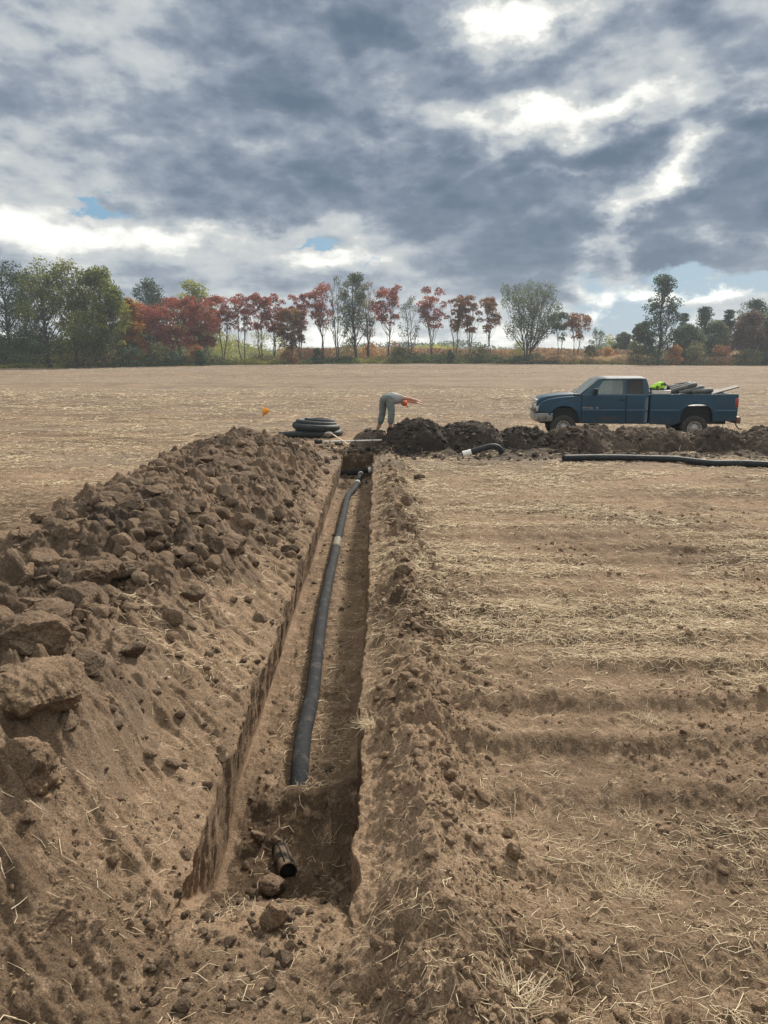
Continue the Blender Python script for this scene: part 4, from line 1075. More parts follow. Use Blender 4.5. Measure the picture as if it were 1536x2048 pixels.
# front end
t = NB(); t.box((.10, 0, 1.10), (.10, .98, .05)); t.box((.10, 0, .88), (.10, .98, .05)); t.box((.10, -.47, .99), (.10, .05, .27)); t.box((.10, .47, .99), (.10, .05, .27))
t.box((.09, 0, 1.02), (.07, .05, .30)); t.box((.09, 0, 1.02), (.07, .9, .04)); t.box((.12, 0, 1.19), (.09, .96, .14)); gr = bev(t.build('grille', M_chr, truck, False), .012, 2)
t = NB()
for i in range(6): t.box((.135, 0, .91+i*.035), (.03, .88, .012))
t.build('grille_slats', M_blk, gr, False)
for s in (-1, 1):
    t = NB(); t.box((.20, s*.76, .98), (.20, .40, .155)); hl = bev(t.build('headlight', M_lamp, truck, False), .02, 3)
    t = NB(); t.box((.385, s*.955, .98), (.13, .075, .14)); bev(t.build('turn_signal', M_amber, hl, False), .015, 2)
bp = [(0.0, .62), (.02, .86), (.50, .86), (.50, .60), (.06, .58)]
def bump_yf(bm):
    for v in bm.verts: v.co.x += .10*(abs(v.co.y))**4
    return bm
bb = prism(bp, -1.01, 1.01)
for q in (-.75, -.5, 0, .5, .75): bmesh.ops.bisect_plane(bb, geom=list(bb.verts)+list(bb.edges)+list(bb.faces), plane_co=(0, q, 0), plane_no=(0, 1, 0))
fb = bev(bm_obj('front_bumper', bump_yf(bb), M_dirtychr, truck), .02, 3)
t = NB(); t.box((.28, 0, .885), (.50, 2.0, .045)); bev(t.build('bumper_pad', M_blk, fb, False), .01, 2)
t = NB(); t.box((6.20, 0, .66), (.14, 1.9, .20)); t.box((6.26, -.3, .58), (.12, .12, .10)); rb = bev(t.build('rear_bumper', mat('rusty bumper', (.16, .12, .10), .6, metal=.4, noise=((.22, .11, .06), 8, .4, .6)), truck, False), .02, 2)
t = NB(); t.tube(np.array([[6.20, -.55, .60], [6.27, -.6, .46], [6.34, -.6, .37], [6.45, -.6, .36]]), .018, 8); t.build('hitch_hook', M_blk, rb)
for s in (-1, 1):
    t = NB(); t.box((6.09, s*.955, 1.19), (.11, .09, .27)); bev(t.build('tail_light', M_red, truck, False), .015, 2)
t = NB(); t.tube(np.array([[5.80, -.8, .62], [5.79, -.82, .35]]), .008, 6); t.build('mudflap_strap', M_blk, truck)
def lathe(prof, k=40):
    n = len(prof); th = np.arange(k)*2*math.pi/k
    V = np.array([[r*math.cos(a), y, r*math.sin(a)] for (r, y) in prof for a in th]); F = []
    for i in range(n-1):
        for j in range(k): F.append([i*k+j, i*k+(j+1) % k, (i+1)*k+(j+1) % k, (i+1)*k+j])
    return V, np.array(F)
for (wx, sy, wm) in ((.945, -1, 0), (.945, 1, 0), (4.915, -1, 0), (4.915, 1, 0)):
    wh = empty('wheel', (wx, sy*.84, .395)); wh.parent = truck
    V, F = lathe([(.21, -.125), (.24, -.135), (.33, -.138), (.375, -.125), (.395, -.10), (.395, -.05), (.388, -.045), (.388, -.035), (.395, -.03), (.395, .03), (.388, .035), (.388, .045), (.395, .05), (.395, .10), (.375, .125), (.33, .138), (.24, .135), (.21, .125)], 64)
    th = np.arctan2(V[:, 2], V[:, 0]); rad = np.hypot(V[:, 0], V[:, 2]); tread = np.where(rad > .38, .006*np.sign(np.sin(th*48)), 0); V[:, [0, 2]] *= (1+tread/rad)[:, None]
    V[:, 1] *= -sy*-1
    mesh_np('tyre', V, F, mat=M_rub, parent=wh)
    V, F = lathe([(.215, -.125), (.222, -.135), (.205, -.132), (.190, -.10), (.178, -.06), (.150, -.055), (.135, -.085), (.115, -.092), (.095, -.085), (.088, -.10), (.060, -.125), (.035, -.130), (0.001, -.130)], 48)
    V[:, 1] *= -sy; rm = mesh_np('rim', V*np.array([1, 1 if sy < 0 else 1, 1]), F, mat=M_rim, parent=wh)
    if sy < 0: rm.data.transform(Matrix.Scale(1, 4)); 
    for p_ in rm.data.vertices: p_.co.y = sy*abs(p_.co.y)
    for i in range(8 if sy < 0 else 0):
        t = NB(); a_ = i*math.pi/4+.2; t.tube(np.array([[.162*math.cos(a_), sy*.050, .162*math.sin(a_)], [.162*math.cos(a_), sy*.066, .162*math.sin(a_)]]), .016, 8); t.build('rim_hole', M_blk, wh)
# ---- load in the bed
bpy.context.view_layer.update()
def tw(x, y, z): return truck.matrix_world @ Vector((x, y, z))
t = NB(); t.box((0, 0, 0), (.54, .34, .11)); t.box((0, 0, .06), (.56, .36, .012)); b_ = bev(t.build('toolbox', M_white, None, False), .008, 2); b_.location = tw(3.86, -.80, 1.50); b_.rotation_euler = (0, 0, TR); tag(b_, 'flat off-white toolbox on the near bed rail behind the cab', 'toolbox')
M_hv = mat('hi-vis green', (.38, .72, .04), .8, noise=((.03, .05, .02), 7, .52, .58)); M_clo = mat('black cloth', (.012, .013, .015), .9)
def lump(sub, seed, sc, m, name, parent=None, loc=(0, 0, 0)):
    v, f = ico(sub); v = v*(1+.30*n3(v, 1.6, seed)-.18*np.abs(n3(v, 3.3, seed+1))+.06*n3(v, 8, seed+2))[:, None]*np.array(sc)
    o = mesh_np(name, v, faces3=f, mat=m, parent=parent); o.location = loc; return o
jk = empty('safety_jacket', tw(3.80, -.68, 1.60), TR); tag(jk, 'crumpled lime green and black safety jacket on the white toolbox', 'jacket')
lump(4, 5, (.19, .13, .13), M_hv, 'green_cloth', jk, (.06, 0, .09)); lump(4, 8, (.24, .15, .07), M_clo, 'black_cloth', jk, (-.02, -.02, -.01)); lump(3, 12, (.07, .08, .09), M_clo, 'black_cloth', jk, (.30, .04, .03)); lump(4, 17, (.15, .09, .06), M_hv, 'green_cloth', jk, (-.08, -.07, .04))
lump(3, 19, (.05, .06, .07), M_tape, 'reflective_strip', jk, (.21, -.03, .05))
bc = empty('bed_coil', tw(4.55, -.25, 1.50), TR); tag(bc, 'grey drain pipe coil heaped in the pickup bed', 'pipe coil')
M_bc = mat('dusty pipe', (.075, .085, .085), .7, noise=((.16, .165, .155), 6, .4, .75))
def bt(P, r=.07):
    t = NB(); t.tube(smooth_path(P, 8), r, 14); t.build('pipe_turn', M_bc, bc)
bt([(-.50, -.35, -.05), (-.1, -.36, .08), (.30, -.34, .20), (.42, -.15, .22), (.35, .25, .20), (-.2, .4, .1)], .075)
bt([(-.52, -.1, .02), (-.1, -.15, .12), (.25, -.1, .22), (.35, .2, .24), (0, .45, .18)], .065)
bt([(-.1, -.42, -.04), (.2, -.42, .04), (.50, -.40, .12), (.62, -.2, .13), (.5, .2, .1)], .075)
bt([(.25, -.48, .00), (.55, -.50, .03), (.78, -.46, .05), (.88, -.2, .05), (.7, .2, .03)], .075)
bt([(-.6, -.3, -.08), (0, -.25, -.05), (.6, -.1, -.03), (1.0, .2, -.05)], .08)
t = NB(); t.box((0, 0, 0), (.80, .22, .035), 0, 0, R(12)); pl = t.build('plank', mat('grey plank', (.20, .19, .175), .8, noise=((.32, .29, .25), 10, .4, .7)), None, False); pl.location = tw(5.90, -.35, 1.56); pl.rotation_euler = (0, R(-16), R(-6)); tag(pl, 'grey plank jutting up over the tailgate of the pickup', 'plank')
t = NB(); t.box((0, 0, 0), (.75, .30, .05), 0, 0, R(8)); pl = t.build('plank', bpy.data.materials['grey plank'], None, False); pl.location = tw(5.55, -.1, 1.47); pl.rotation_euler = (0, R(-7), R(4)); tag(pl, 'lower flat board in the rear of the pickup bed', 'plank')

# ------------------------------------------------------------------ person bending over the heap
PY = 19.95
def pj(zx, zy, dy=0.0):
    p = at_y(720+zx/10.24, 770+zy/10.24, PY+dy); return p
org = pj(530, 900); person_root = None
def skin_obj(name, verts, edges, radii, m, parent=None, sub=2):
    me = bpy.data.meshes.new(name); me.from_pydata([tuple(Vector(v)-ORG) for v in verts], edges, []); me.materials.append(m)
    o = bpy.data.objects.new(name, me); COL.objects.link(o)
    sk = o.modifiers.new('skin', 'SKIN'); sk.use_smooth_shade = True
    for i, r_ in enumerate(radii):
        me.skin_vertices[0].data[i].radius = (r_, r_) if not isinstance(r_, tuple) else r_
    me.skin_vertices[0].data[0].use_root = True
    s = o.modifiers.new('sub', 'SUBSURF'); s.levels = sub; s.render_levels = sub
    if parent: o.parent = parent
    return o
ORG = Vector(org)
M_skin = mat('skin', (.52, .27, .19), .55, spec=.35); M_shirt = mat('grey shirt', (.36, .345, .35), .9, bump=(30, .01)); M_trs = mat('work trousers', (.125, .160, .165), .9, noise=((.22, .24, .23), 7, .4, .7), bump=(22, .02))
M_boot = mat('brown boots', (.22, .10, .06), .8, noise=((.33, .20, .12), 15, .4, .7)); M_cap = mat('orange cap', (.85, .10, .03), .7); M_hair = mat('dark hair', (.05, .03, .02), .8)
pel = pj(545, 262); LH = pj(478, 290, .09); RH = pj(618, 300, -.09); LK = pj(462, 590, .10); RK = pj(648, 590, -.12); LA = pj(395, 835, .14); RA = pj(618, 838, -.12)
LT = pj(350, 905, .04); RT = pj(680, 870, -.26)
W1 = pj(635, 272, .04); CH = pj(755, 285, .12); NK = pj(850, 305, .18); HD = pj(885, 350, .20); HD2 = pj(925, 385, .22)
SR = pj(842, 262, .02); ER = pj(1030, 285, -.02); WRt = pj(1175, 325, -.04); SL = pj(838, 300, .32); EL = pj(1010, 330, .36); WL = pj(1150, 362, .36)
def fingers(W_, dirn, side, dn):
    V = []; E = []; 
    return V, E
verts = [pel, W1, CH, NK, HD, HD2, SR, ER, WRt, SL, EL, WL, LH, LK, LA, LT, RH, RK, RA, RT]
edges = [(0, 1), (1, 2), (2, 3), (3, 4), (4, 5), (2, 6), (6, 7), (7, 8), (2, 9), (9, 10), (10, 11), (0, 12), (12, 13), (13, 14), (14, 15), (0, 16), (16, 17), (17, 18), (18, 19)]
rad = [.10, .10, .12, .058, .095, .085, .060, .046, .034, .060, .046, .034, .07, .055, .038, .03, .07, .055, .038, .03]
for (wi, dirn) in ((8, (WRt-ER).normalized()), (11, (WL-EL).normalized())):
    Wp = verts[wi]; side = Vector((0, 1, 0)); side = (side-dirn*side.dot(dirn)).normalized(); dn = dirn.cross(side)
    if dn.z > 0: dn = -dn
    palm = Wp+dirn*.07; verts.append(palm); rad.append((.040, .018)); pi_ = len(verts)-1; edges.append((wi, pi_))
    for k_, (of, ln) in enumerate(((-.030, .075), (-.010, .085), (.010, .080), (.028, .062))):
        a1 = palm+side*of+dirn*.035; a2 = a1+dirn*ln*.5+dn*.008; a3 = a2+dirn*ln*.45+dn*.022
        i0 = len(verts); verts += [a1, a2, a3]; rad += [.010, .009, .007]; edges += [(pi_, i0), (i0, i0+1), (i0+1, i0+2)]
    b1 = Wp+dirn*.045-side*.042; b2 = b1+dirn*.045-side*.012+dn*.01; i0 = len(verts); verts += [b1, b2]; rad += [.011, .008]; edges += [(wi, i0), (i0, i0+1)]
person = skin_obj('person', verts, edges, rad, M_skin); person.location = ORG
tag(person, 'person in grey T-shirt, grey-green work trousers and orange cap bending forward with arms outstretched', 'person')
skin_obj('trousers', [pel, LH, (LH+LK)/2, LK, (LK+LA)/2, LA+(LK-LA)*.10, RH, (RH+RK)/2, RK, (RK+RA)/2, RA+(RK-RA)*.10, (pel+W1)/2],
         [(0, 1), (1, 2), (2, 3), (3, 4), (4, 5), (0, 6), (6, 7), (7, 8), (8, 9), (9, 10), (0, 11)], [.155, .130, .112, .092, .094, .086, .130, .112, .092, .094, .086, .150], M_trs, person)
skin_obj('shirt', [(pel+W1)/2+Vector((0, 0, .02)), W1+Vector((0, 0, .01)), (W1+CH)/2, CH, NK-(NK-CH)*.25, SR, SR+(ER-SR)*.28, SL, SL+(EL-SL)*.28],
         [(0, 1), (1, 2), (2, 3), (3, 4), (3, 5), (5, 6), (3, 7), (7, 8)], [.160, .172, .180, .165, .10, .098, .078, .098, .078], M_shirt, person)
def boot(A, T, s):
    h = T-A; skin_obj('boot', [A+Vector((0, 0, .07)), A, A+h*.55, T], [(0, 1), (1, 2), (2, 3)], [.062, .058, .050, .042], M_boot, person)
boot(LA, LT, -1); boot(RA, RT, 1)
# cap and hair on the hanging head
hd = (HD2-HD).normalized()
v, f = ico(4); keep = v
vv = v*np.array([.086, .083, .080]); capd = np.array((Vector((.75, -.35, -.25))).normalized())
msk = (v@capd) > -.12
fm = msk[f].all(1); ctr = np.array(HD*.45+HD2*.55-ORG); o = mesh_np('cap', vv+ctr, faces3=f[fm], mat=M_cap, parent=person)
sm = o.modifiers.new('sol', 'SOLIDIFY'); sm.thickness = .006
bd = Vector((.55, -.1, -.85)).normalized(); t = NB(); c0 = ctr+np.array(bd)*.085+capd*.03
t.box(c0, (.09, .13, .008), R(10), R(55)); t.build('cap_brim', M_cap, o, False)
v, f = ico(3); mesh_np('hair', v*np.array([.078, .076, .074])+ctr-capd*.02, faces3=f, mat=M_hair, parent=person)

# ------------------------------------------------------------------ trees
def leaf_mat(name, c0, c1, c2, tr=.45):
    m = bpy.data.materials.new(name); m.use_nodes = True; nt = m.node_tree; N = nt.nodes; L = nt.links; N.remove(N['Principled BSDF'])
    a = N.new('ShaderNodeAttribute'); a.attribute_name = 'tone'; r = N.new('ShaderNodeValToRGB'); e = r.color_ramp.elements
    e[0].color = (*c0, 1); e[1].color = (*c2, 1); q = e.new(.5); q.color = (*c1, 1); L.new(a.outputs['Fac'], r.inputs[0])
    d = N.new('ShaderNodeBsdfDiffuse'); t = N.new('ShaderNodeBsdfTranslucent'); L.new(r.outputs[0], d.inputs[0]); L.new(r.outputs[0], t.inputs[0])
    mx = N.new('ShaderNodeMixShader'); mx.inputs[0].default_value = tr; L.new(d.outputs[0], mx.inputs[1]); L.new(t.outputs[0], mx.inputs[2]); L.new(mx.outputs[0], N['Material Output'].inputs[0])
    return m
LM = {
 'olive': leaf_mat('olive leaves', (0.078, 0.104, 0.039), (0.169, 0.195, 0.058), (0.338, 0.338, 0.091)),
 'green': leaf_mat('green leaves', (0.058, 0.085, 0.039), (0.130, 0.163, 0.058), (0.286, 0.286, 0.078)),
 'dark': leaf_mat('dark leaves', (0.038, 0.062, 0.042), (0.066, 0.100, 0.062), (0.114, 0.156, 0.083)),
 'yellow': leaf_mat('yellow green leaves', (0.146, 0.177, 0.052), (0.291, 0.312, 0.083), (0.499, 0.458, 0.104)),
 'red': leaf_mat('red leaves', (.18, .055, .040), (.34, .10, .068), (.45, .19, .11)),
 'rust': leaf_mat('rusty leaves', (0.156, 0.094, 0.046), (0.281, 0.129, 0.062), (0.354, 0.229, 0.094)),
 'orange': leaf_mat('orange leaves', (0.256, 0.112, 0.040), (0.416, 0.192, 0.048), (0.480, 0.304, 0.080)),
 'grey': leaf_mat('grey green leaves', (0.079, 0.104, 0.075), (0.135, 0.170, 0.104), (0.229, 0.239, 0.125)),
 'brush': leaf_mat('brush leaves', (0.062, 0.083, 0.046), (0.129, 0.146, 0.066), (0.270, 0.218, 0.104)),
 'maroon': leaf_mat('maroon leaves', (0.080, 0.040, 0.040), (0.144, 0.072, 0.061), (0.160, 0.136, 0.072)),
 'pine': leaf_mat('pine needles', (0.022, 0.048, 0.035), (0.045, 0.080, 0.054), (0.072, 0.120, 0.072), .2),
 'grass': leaf_mat('dry grass', (.20, .12, .07), (.34, .22, .13), (.46, .34, .20)),
}
M_bark = mat('bark', (.050, .044, .042), .95, noise=((.095, .082, .072), 3, .4, .7))
def leaf_quads(C, size, squash=.75):
    n = len(C); d1 = rng.normal(size=(n, 3)); d1[:, 2] *= squash; d1 /= np.linalg.norm(d1, axis=1, keepdims=True)
    d2 = np.cross(d1, rng.normal(size=(n, 3))); d2 /= np.linalg.norm(d2, axis=1, keepdims=True)+1e-9
    s = (size*rng.uniform(.5, 1.3, n))[:, None]
    a, b = d1*s*.5, d2*s*.36
    V = np.stack([C-a, C-b*.9+a*.1, C+a, C+b*1.1-a*.1], 1).reshape(-1, 3)
    return V, np.arange(n*4).reshape(n, 4)
KIND = { # crown low/high (share of height), clumps, leaves per clump, clump radius (of crown half-width), flatness, leaf size, shape
 'dense': (.08, 1.0, 60, 160, .30, .8, .42, 'oval'),
 'open':  (.22, 1.0, 60, 80, .27, .8, .36, 'oval'),
 'sumac': (.44, 1.0, 34, 110, .34, .95, .33, 'umbrella'),
 'sumacfull': (.20, 1.0, 60, 140, .31, .95, .36, 'umbrella'),
 'sparse': (.28, 1.0, 36, 34, .27, .9, .28, 'oval'),
 'vase':  (.28, 1.0, 110, 95, .19, 1.2, .29, 'fan'),
 'spire': (.18, 1.0, 60, 95, .34, .7, .36, 'spire'),
 'pine':  (.15, 1.0, 70, 70, .30, .5, .34, 'cone'),
 'bush':  (.0, 1.0, 18, 70, .38, .8, .30, 'dome'),
}
def tree(name, label, kind, pal, px, py_top, wpx, y, cat='tree', group='trees along the far edge of the field', lean=0.0, stems=None):
    b = at_y(px, 724, y); bx = b.x; gz = float(field_h(np.array([bx]), np.array([y]))[0]); top = at_y(px, py_top, y).z
    H = top-gz; Wd = wpx/FPX*math.hypot(y, bx)*.5
    zlo, zhi, nc, nl, cr, flat, ls, shp = KIND[kind]
    root = empty(name, (bx, y, gz-.1), rng.uniform(0, 6.28)*0); tag(root, label, cat, group)
    tt = rng.uniform(0, 1, nc)**.85
    if shp == 'fan': tt = rng.uniform(.0, 1, nc)**.7
    zc = H*(zlo+(zhi-zlo)*(.04+.90*tt))
    env = {'oval': np.sqrt(np.clip(1-(2*tt-.85)**2*.85, .05, 1)), 'umbrella': .35+.65*np.sqrt(np.clip(1-((tt-.62)/.62)**2, 0, 1)),
           'fan': .30+.70*np.sqrt(np.clip(1-((tt-.7)/.75)**2, 0, 1)), 'spire': .35+.65*np.sin(np.clip(tt*1.1+.15, 0, 1)*math.pi)**.7*np.where(tt > .6, .75, 1), 'cone': 1.02-tt*.85, 'dome': np.sqrt(np.clip(1-tt**2, .1, 1))}[shp]
    rad_ = Wd*env*np.sqrt(rng.uniform(.05, 1, nc))*(1-.35*cr)
    an = rng.uniform(0, 6.283, nc)
    C = np.stack([rad_*np.cos(an), rad_*np.sin(an)*.9, zc], -1); C[:, 0] += lean*zc
    lc = Wd*cr*rng.uniform(.65, 1.25, nc)
    C[:, 2] = np.minimum(C[:, 2], H-lc*flat*.75)
    # trunk and limbs
    ns = stems or {'sumac': 2, 'sumacfull': 2, 'vase': 6, 'sparse': 2, 'bush': 3, 'open': 1, 'dense': 1, 'spire': 1, 'pine': 1}[kind]
    W_ = NB(); stemP = []
    r0 = max(.05, H*(.0115 if kind in ('sumac', 'sumacfull', 'sparse') else .017))
    if kind == 'bush': r0 = .04
    for s in range(ns):
        a0 = rng.uniform(0, 6.28); spr = Wd*(.55 if ns > 2 else .30 if ns > 1 else .06)
        topz = H*(.92 if kind not in ('sumac', 'vase') else .85); nn = 9; z = np.linspace(0, 1, nn)
        wig = np.cumsum(rng.normal(0, H*.010, (nn, 2)), 0); wig -= wig[0]
        off0 = .35*r0 if ns == 1 else r0*1.2
        P = np.stack([math.cos(a0)*(off0+spr*z**1.3)+wig[:, 0]+lean*topz*z, math.sin(a0)*(off0+spr*z**1.3)+wig[:, 1], -.3+z*(topz+.3)], -1)
        P = smooth_path(P, 3); stemP.append(P)
        zz_ = np.linspace(0, 1, len(P)); W_.tube(P, r0/(ns**.35)*(1-.85*zz_)*(1+.5*np.exp(-zz_*16)), 7)
    for i in range(nc):
        P = stemP[i % ns] if ns > 1 else stemP[0]
        if ns > 1: P = stemP[int(np.argmin([np.min(np.linalg.norm(q[:, :2]-C[i, :2], axis=1)) for q in stemP]))]
        za = max(C[i, 2]-rng.uniform(.12, .30)*H-.3*np.hypot(*C[i, :2]), H*zlo*.55); k_ = int(np.argmin(np.abs(P[:, 2]-za))); A_ = P[k_]
        mid = (A_+C[i])/2+np.array([0, 0, -.05*H*rng.uniform(-.6, 1.0)])+rng.normal(0, .02*H, 3)
        Q = smooth_path([A_, mid, C[i]], 4); rb_ = r0*.30*(1-za/H*.5); W_.tube(Q, np.linspace(rb_, rb_*.25, len(Q)), 5, False)
        for _ in range(4 if kind in ('vase', 'sparse', 'open') else 2):
            d = rng.normal(size=3); d[2] = abs(d[2])*1.2; d /= np.linalg.norm(d); W_.tube(np.array([Q[-3], C[i]+d*lc[i]*.5, C[i]+d*lc[i]*1.0]), [rb_*.3, rb_*.2, rb_*.08], 4, False)
    W_.build('trunk', M_bark, root)
    # foliage: leaf sprays on the outside of each clump
    LV = []; tn = []
    ctone = rng.uniform(.15, .85, nc)
    for i in range(nc):
        n = int(nl*rng.uniform(.7, 1.3)*(lc[i]/(Wd*cr))**2); d = rng.normal(size=(n, 3)); d /= np.linalg.norm(d, axis=1, keepdims=True)
        if shp in ('umbrella',): d[:, 2] = np.where(d[:, 2] < -.3, -d[:, 2], d[:, 2])
        rr = lc[i]*rng.uniform(.25, 1, n)**.5*(1+.35*vnoise(d[:, 0]*2.5+i, d[:, 2]*2.5, 7)); q = C[i]+d*rr[:, None]*np.array([1, 1, flat])
        LV.append(q); tn.append(clip01(ctone[i]+rng.normal(0, .16, n)+.18*d[:, 2]*0))
    LV = np.concatenate(LV); tn = np.concatenate(tn)
    LV = LV[LV[:, 2] > .05]; tn = tn[:len(LV)]
    V, F = leaf_quads(LV, ls*(.8+.2*H/12) if kind != 'bush' else ls)
    mesh_np('crown', V, F, mat=LM[pal], parent=root, attrs={'tone': np.repeat(tn, 4)}, smooth=False)
    return root
TREES = [ # label, kind, palette, px, top py, width px, y
 ('dark thin-leaved tree cut by the left edge', 'open', 'dark', 22, 516, 130, 140),
 ('tall green tree second from the left edge with sky showing through its limbs', 'open', 'olive', 100, 512, 120, 138),
 ('tall full green tree in the middle of the left grove', 'open', 'olive', 152, 516, 110, 142),
 ('tall dark green tree filling the right part of the left grove', 'dense', 'olive', 205, 530, 100, 140),
 ('narrow green tree on the shoulder of the left grove', 'open', 'olive', 228, 566, 70, 136),
 ('slender dark tree between the two leftmost tall trees', 'open', 'dark', 62, 540, 90, 150),
 ('low dark tree under the left grove', 'open', 'green', 170, 625, 120, 134),
 ('yellow orange tree leaning out of the left grove', 'dense', 'orange', 262, 592, 60, 146),
 ('dark round tree standing behind the red trees', 'dense', 'dark', 305, 554, 90, 200),
 ('pale yellow green round tree behind the red trees', 'dense', 'yellow', 392, 556, 100, 198),
 ('small yellow green tree between the grove and the dark round tree', 'dense', 'yellow', 280, 596, 60, 190),
 ('leftmost low red sumac reaching over the dark undergrowth', 'sumacfull', 'red', 245, 620, 60, 150),
 ('wide full red sumac left of the other red trees', 'sumacfull', 'red', 305, 608, 90, 152),
 ('red sumac with layered crown beside the widest red one', 'sumacfull', 'red', 360, 595, 80, 158),
 ('red sumac third in the close red clump', 'sumacfull', 'red', 405, 593, 76, 155),
 ('reddish sumac at the right end of the close red clump', 'sumac', 'red', 446, 592, 62, 160),
 ('red sumac with two bare thin stems right of the red clump', 'sumac', 'red', 487, 588, 52, 163),
 ('red sumac with a round top left of its close twin', 'sumac', 'red', 524, 588, 50, 165),
 ('red sumac close to its left-hand twin with a curved stem', 'sumac', 'red', 550, 588, 48, 165),
 ('low spreading rusty red tree in front of the slim red sumac', 'sumacfull', 'rust', 583, 618, 60, 160),
 ('slim tall red sumac just left of the open gap', 'sumac', 'red', 600, 586, 42, 166),
 ('tall red-topped tree just right of the open gap', 'sumac', 'red', 646, 568, 66, 165),
 ('grey green thin tree behind the tall red-topped one', 'sparse', 'grey', 676, 548, 56, 168),
 ('tallest grey green tree of the centre with open limbs', 'open', 'grey', 712, 543, 78, 166),
 ('thin half-bare tree right of the tallest grey green one', 'sparse', 'rust', 736, 552, 50, 168),
 ('red-crowned tree with twin stems right of centre', 'sumac', 'red', 775, 570, 58, 164),
 ('pale nearly bare tree with fine twigs between two red ones', 'sparse', 'grey', 822, 588, 56, 163),
 ('bright red umbrella-crowned sumac right of the pale bare tree', 'sumac', 'red', 864, 574, 58, 165),
 ('small brown red tree first of a thin pair', 'sumac', 'rust', 910, 588, 40, 166),
 ('brown red tree with low side branches, second of a thin pair', 'sumac', 'rust', 940, 590, 44, 164),
 ('greenish brown thin tree left of the big vase-shaped one', 'sumac', 'rust', 978, 594, 44, 166),
 ('big vase-shaped multi-stemmed tree with upright limbs', 'vase', 'grey', 1052, 562, 118, 162),
 ('thin-stemmed tree with greenish flat crown right of the vase-shaped one', 'sumac', 'grey', 1118, 624, 44, 164),
 ('thin-stemmed rusty tree with flat layers left of the open sky', 'sumac', 'rust', 1150, 626, 50, 163),
 ('small tree with pale twigs between flat-topped trees and yellow bush', 'sparse', 'grey', 1192, 652, 36, 175),
 ('small yellow tree in the distance left of the green round one', 'bush', 'yellow', 1215, 662, 40, 200),
 ('small green round tree in the distance left of the tall dark tree', 'dense', 'grey', 1244, 662, 40, 190),
 ('tall dark ragged tree standing above the right woods', 'spire', 'dark', 1318, 547, 78, 160),
 ('rounded grey green tree left of the tall dark ragged one', 'dense', 'grey', 1283, 640, 46, 166),
 ('pine tree just right of the tall dark ragged tree', 'pine', 'pine', 1362, 622, 42, 172),
 ('broad rounded green tree in front of the pines', 'dense', 'grey', 1372, 648, 74, 160),
 ('pine tree with a pointed top above the broad rounded tree', 'pine', 'pine', 1402, 610, 60, 174),
 ('pine tree right of the pointed one', 'pine', 'pine', 1450, 614, 50, 174),
 ('grey green tree between the pines and the maroon tree', 'dense', 'grey', 1428, 640, 60, 164),
 ('dark spreading tree behind the maroon tree at the right edge', 'open', 'dark', 1500, 596, 80, 170),
 ('maroon round tree near the right edge', 'dense', 'maroon', 1492, 622, 76, 160),
 ('dull green tree cut by the right edge', 'dense', 'grey', 1545, 605, 60, 162),
]
for (lab, kind, pal, px, pt, w, y) in TREES:
    nm = {'pine': 'pine_tree', 'sumac': 'sumac_tree', 'sumacfull': 'sumac_tree', 'bush': 'small_tree'}.get(kind, 'leafy_tree')
    tree(nm, lab, kind, pal, px, pt, w, y)
SHR = [ # palette, px, top, width, y, label
 ('dark', 12, 668, 70, 134, 'dark shrub in the left corner under the thin-leaved tree'), ('dark', 75, 690, 70, 133, 'low dark shrub under the two leftmost tall trees'),
 ('brush', 130, 680, 80, 133, 'dull green shrub under the middle of the left grove'), ('brush', 205, 672, 80, 134, 'olive shrub under the right part of the left grove'),
 ('dark', 262, 690, 60, 138, 'dark shrub between the grove and the red sumacs'), ('brush', 318, 684, 70, 142, 'green shrub at the foot of the widest red sumac'),
 ('dark', 345, 702, 40, 143, 'small dark shrub under the layered red sumac'), ('rust', 392, 690, 50, 146, 'rusty shrub under the close red clump'),
 ('dark', 402, 700, 36, 145, 'small dark green shrub right of the rusty one'), ('yellow', 460, 668, 70, 176, 'pale yellow shrub behind the two-stemmed sumac'),
 ('yellow', 520, 660, 60, 178, 'bright yellow green shrub behind the twin sumacs'), ('yellow', 560, 664, 60, 178, 'yellow green shrub left of the open gap'),
 ('rust', 578, 700, 40, 152, 'brownish shrub at the foot of the rusty tree'), ('dark', 637, 692, 28, 154, 'dark rounded shrub in the open gap'),
 ('brush', 700, 680, 60, 172, 'olive shrub behind the tallest centre tree'), ('orange', 740, 682, 50, 176, 'orange shrub behind the centre trees'),
 ('brush', 795, 694, 50, 158, 'low olive shrub under the pale bare tree'), ('rust', 790, 680, 44, 178, 'rusty shrub behind the twin-stemmed red tree'),
 ('dark', 901, 694, 16, 156, 'narrow dark shrub between the thin pair of trees and the red sumac'), ('brush', 960, 690, 60, 160, 'low shrub left of the vase-shaped tree'),
 ('yellow', 1040, 682, 60, 178, 'yellowish shrub behind the vase-shaped tree'), ('brush', 1180, 690, 30, 162, 'small green shrub in the reddish grass'),
 ('orange', 1215, 692, 34, 170, 'small orange shrub in the dry grass'), ('brush', 1268, 682, 40, 160, 'olive shrub left of the tall ragged tree'),
 ('dark', 1310, 700, 60, 155, 'dark shrub at the foot of the tall ragged tree'), ('orange', 1350, 690, 36, 152, 'orange leaved shrub right of the tall ragged tree'),
 ('brush', 1395, 682, 50, 152, 'pale green shrub under the broad rounded tree'), ('rust', 1440, 690, 50, 154, 'rusty shrub under the right pines'),
 ('brush', 1500, 696, 60, 154, 'low shrub under the maroon tree'), ('dark', 1540, 694, 40, 154, 'dark shrub cut by the right edge'),
]
for (pal, px, pt, w, y, lab) in SHR:
    tree('shrub', lab, 'bush', pal, px, pt, w, y, 'shrub', 'shrubs at the foot of the trees')
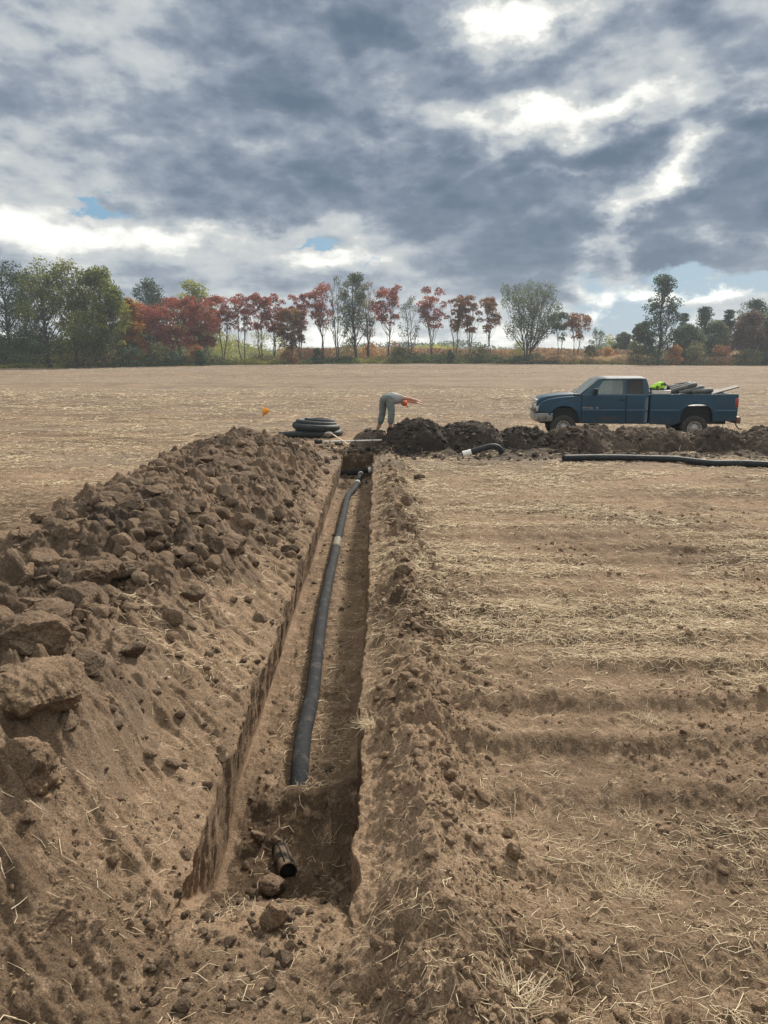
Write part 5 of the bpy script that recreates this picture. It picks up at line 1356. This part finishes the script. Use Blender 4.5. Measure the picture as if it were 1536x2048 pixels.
# undergrowth nobody could count
def strip(name, label, pal, n, y0, y1, hfun, size, cat, px0=-120, px1=1660, blade=False):
    px = rng.uniform(px0, px1, n); y = rng.uniform(y0, y1, n); yadj = np.where(px < 480, (px-480)*.055, 0)
    y = y+yadj; x = (px-756)/FPX*y
    gz = field_h(x, y); h = hfun(px, x, y); z = gz+h*rng.uniform(0, 1, n)**(.9)
    V, F = leaf_quads(np.stack([x, y, z], -1), size, .75 if not blade else 2.5)
    tone = clip01(.45+1.2*fbm(x*.12, y*.1, 2, 61)+rng.normal(0, .15, n))
    o = mesh_np(name, V, F, mat=LM[pal], attrs={'tone': np.repeat(tone, 4)}, smooth=False); tag(o, label, cat, kind='stuff')
hb = lambda px, x, y: np.clip(1.4+2.2*fbm(x*.16, y*.2, 3, 62)+1.4*ss(480, 200, px)-.9*ss(1060, 1120, px)*ss(1300, 1250, px), .25, 6)
strip('undergrowth', 'tangled green undergrowth along the foot of the tree line', 'brush', 60000, 160, 168, hb, .42, 'undergrowth')
strip('dark_undergrowth', 'dark weeds along the very edge of the field', 'green', 20000, 157.5, 161, lambda px, x, y: np.clip(.6+1.0*fbm(x*.3, y*.2, 2, 63), .2, 2), .35, 'undergrowth')
strip('dry_grass', 'tall reddish dry grass beyond the tree line', 'grass', 60000, 180, 196, lambda px, x, y: np.clip(3.4+.8*fbm(x*.1, y*.1, 2, 64), 1, 5), .5, 'grass', 560, 1660, True)
strip('verge_grass', 'pale golden grass strip along the foot of the right trees', 'grass', 26000, 158, 166, lambda px, x, y: np.clip(1.5+.8*fbm(x*.15, y*.1, 2, 69), .3, 2.4)*ss(1020, 1100, px)+.2, .4, 'grass', 1000, 1660, True)
strip('far_woods', 'hazy yellow green woods far behind the tree line', 'yellow', 42000, 300, 330, lambda px, x, y: np.clip(5.0+7*fbm(x*.045, y*.02, 3, 65)+3*ss(640, 480, px), 1, 14), 1.1, 'woods', 200, 1660)
strip('far_dark_woods', 'distant dull green woods on the horizon', 'grey', 36000, 340, 370, lambda px, x, y: np.clip(7.0+7*fbm(x*.035, y*.02, 3, 66), 1, 16), 1.2, 'woods', -120, 1660)
strip('left_thicket', 'dense dark thicket inside the left grove', 'green', 14000, 168, 176, lambda px, x, y: 5+4*fbm(x*.1, y*.1, 2, 67), .6, 'thicket', -100, 250)

# ------------------------------------------------------------------ haze
hz = NB(); hz.box((30, 200, 13), (900, 440, 32)); hm = bpy.data.materials.new('haze'); hm.use_nodes = True; hn = hm.node_tree
hn.nodes.remove(hn.nodes['Principled BSDF']); pv = hn.nodes.new('ShaderNodeVolumePrincipled'); pv.inputs['Density'].default_value = .0004; pv.inputs['Color'].default_value = (.80, .90, 1, 1); pv.inputs['Anisotropy'].default_value = .3
hn.links.new(pv.outputs[0], hn.nodes['Material Output'].inputs['Volume']); ho = hz.build('haze', hm, None, False); tag(ho, 'thin blue haze in the air over the field', 'haze', kind='stuff')
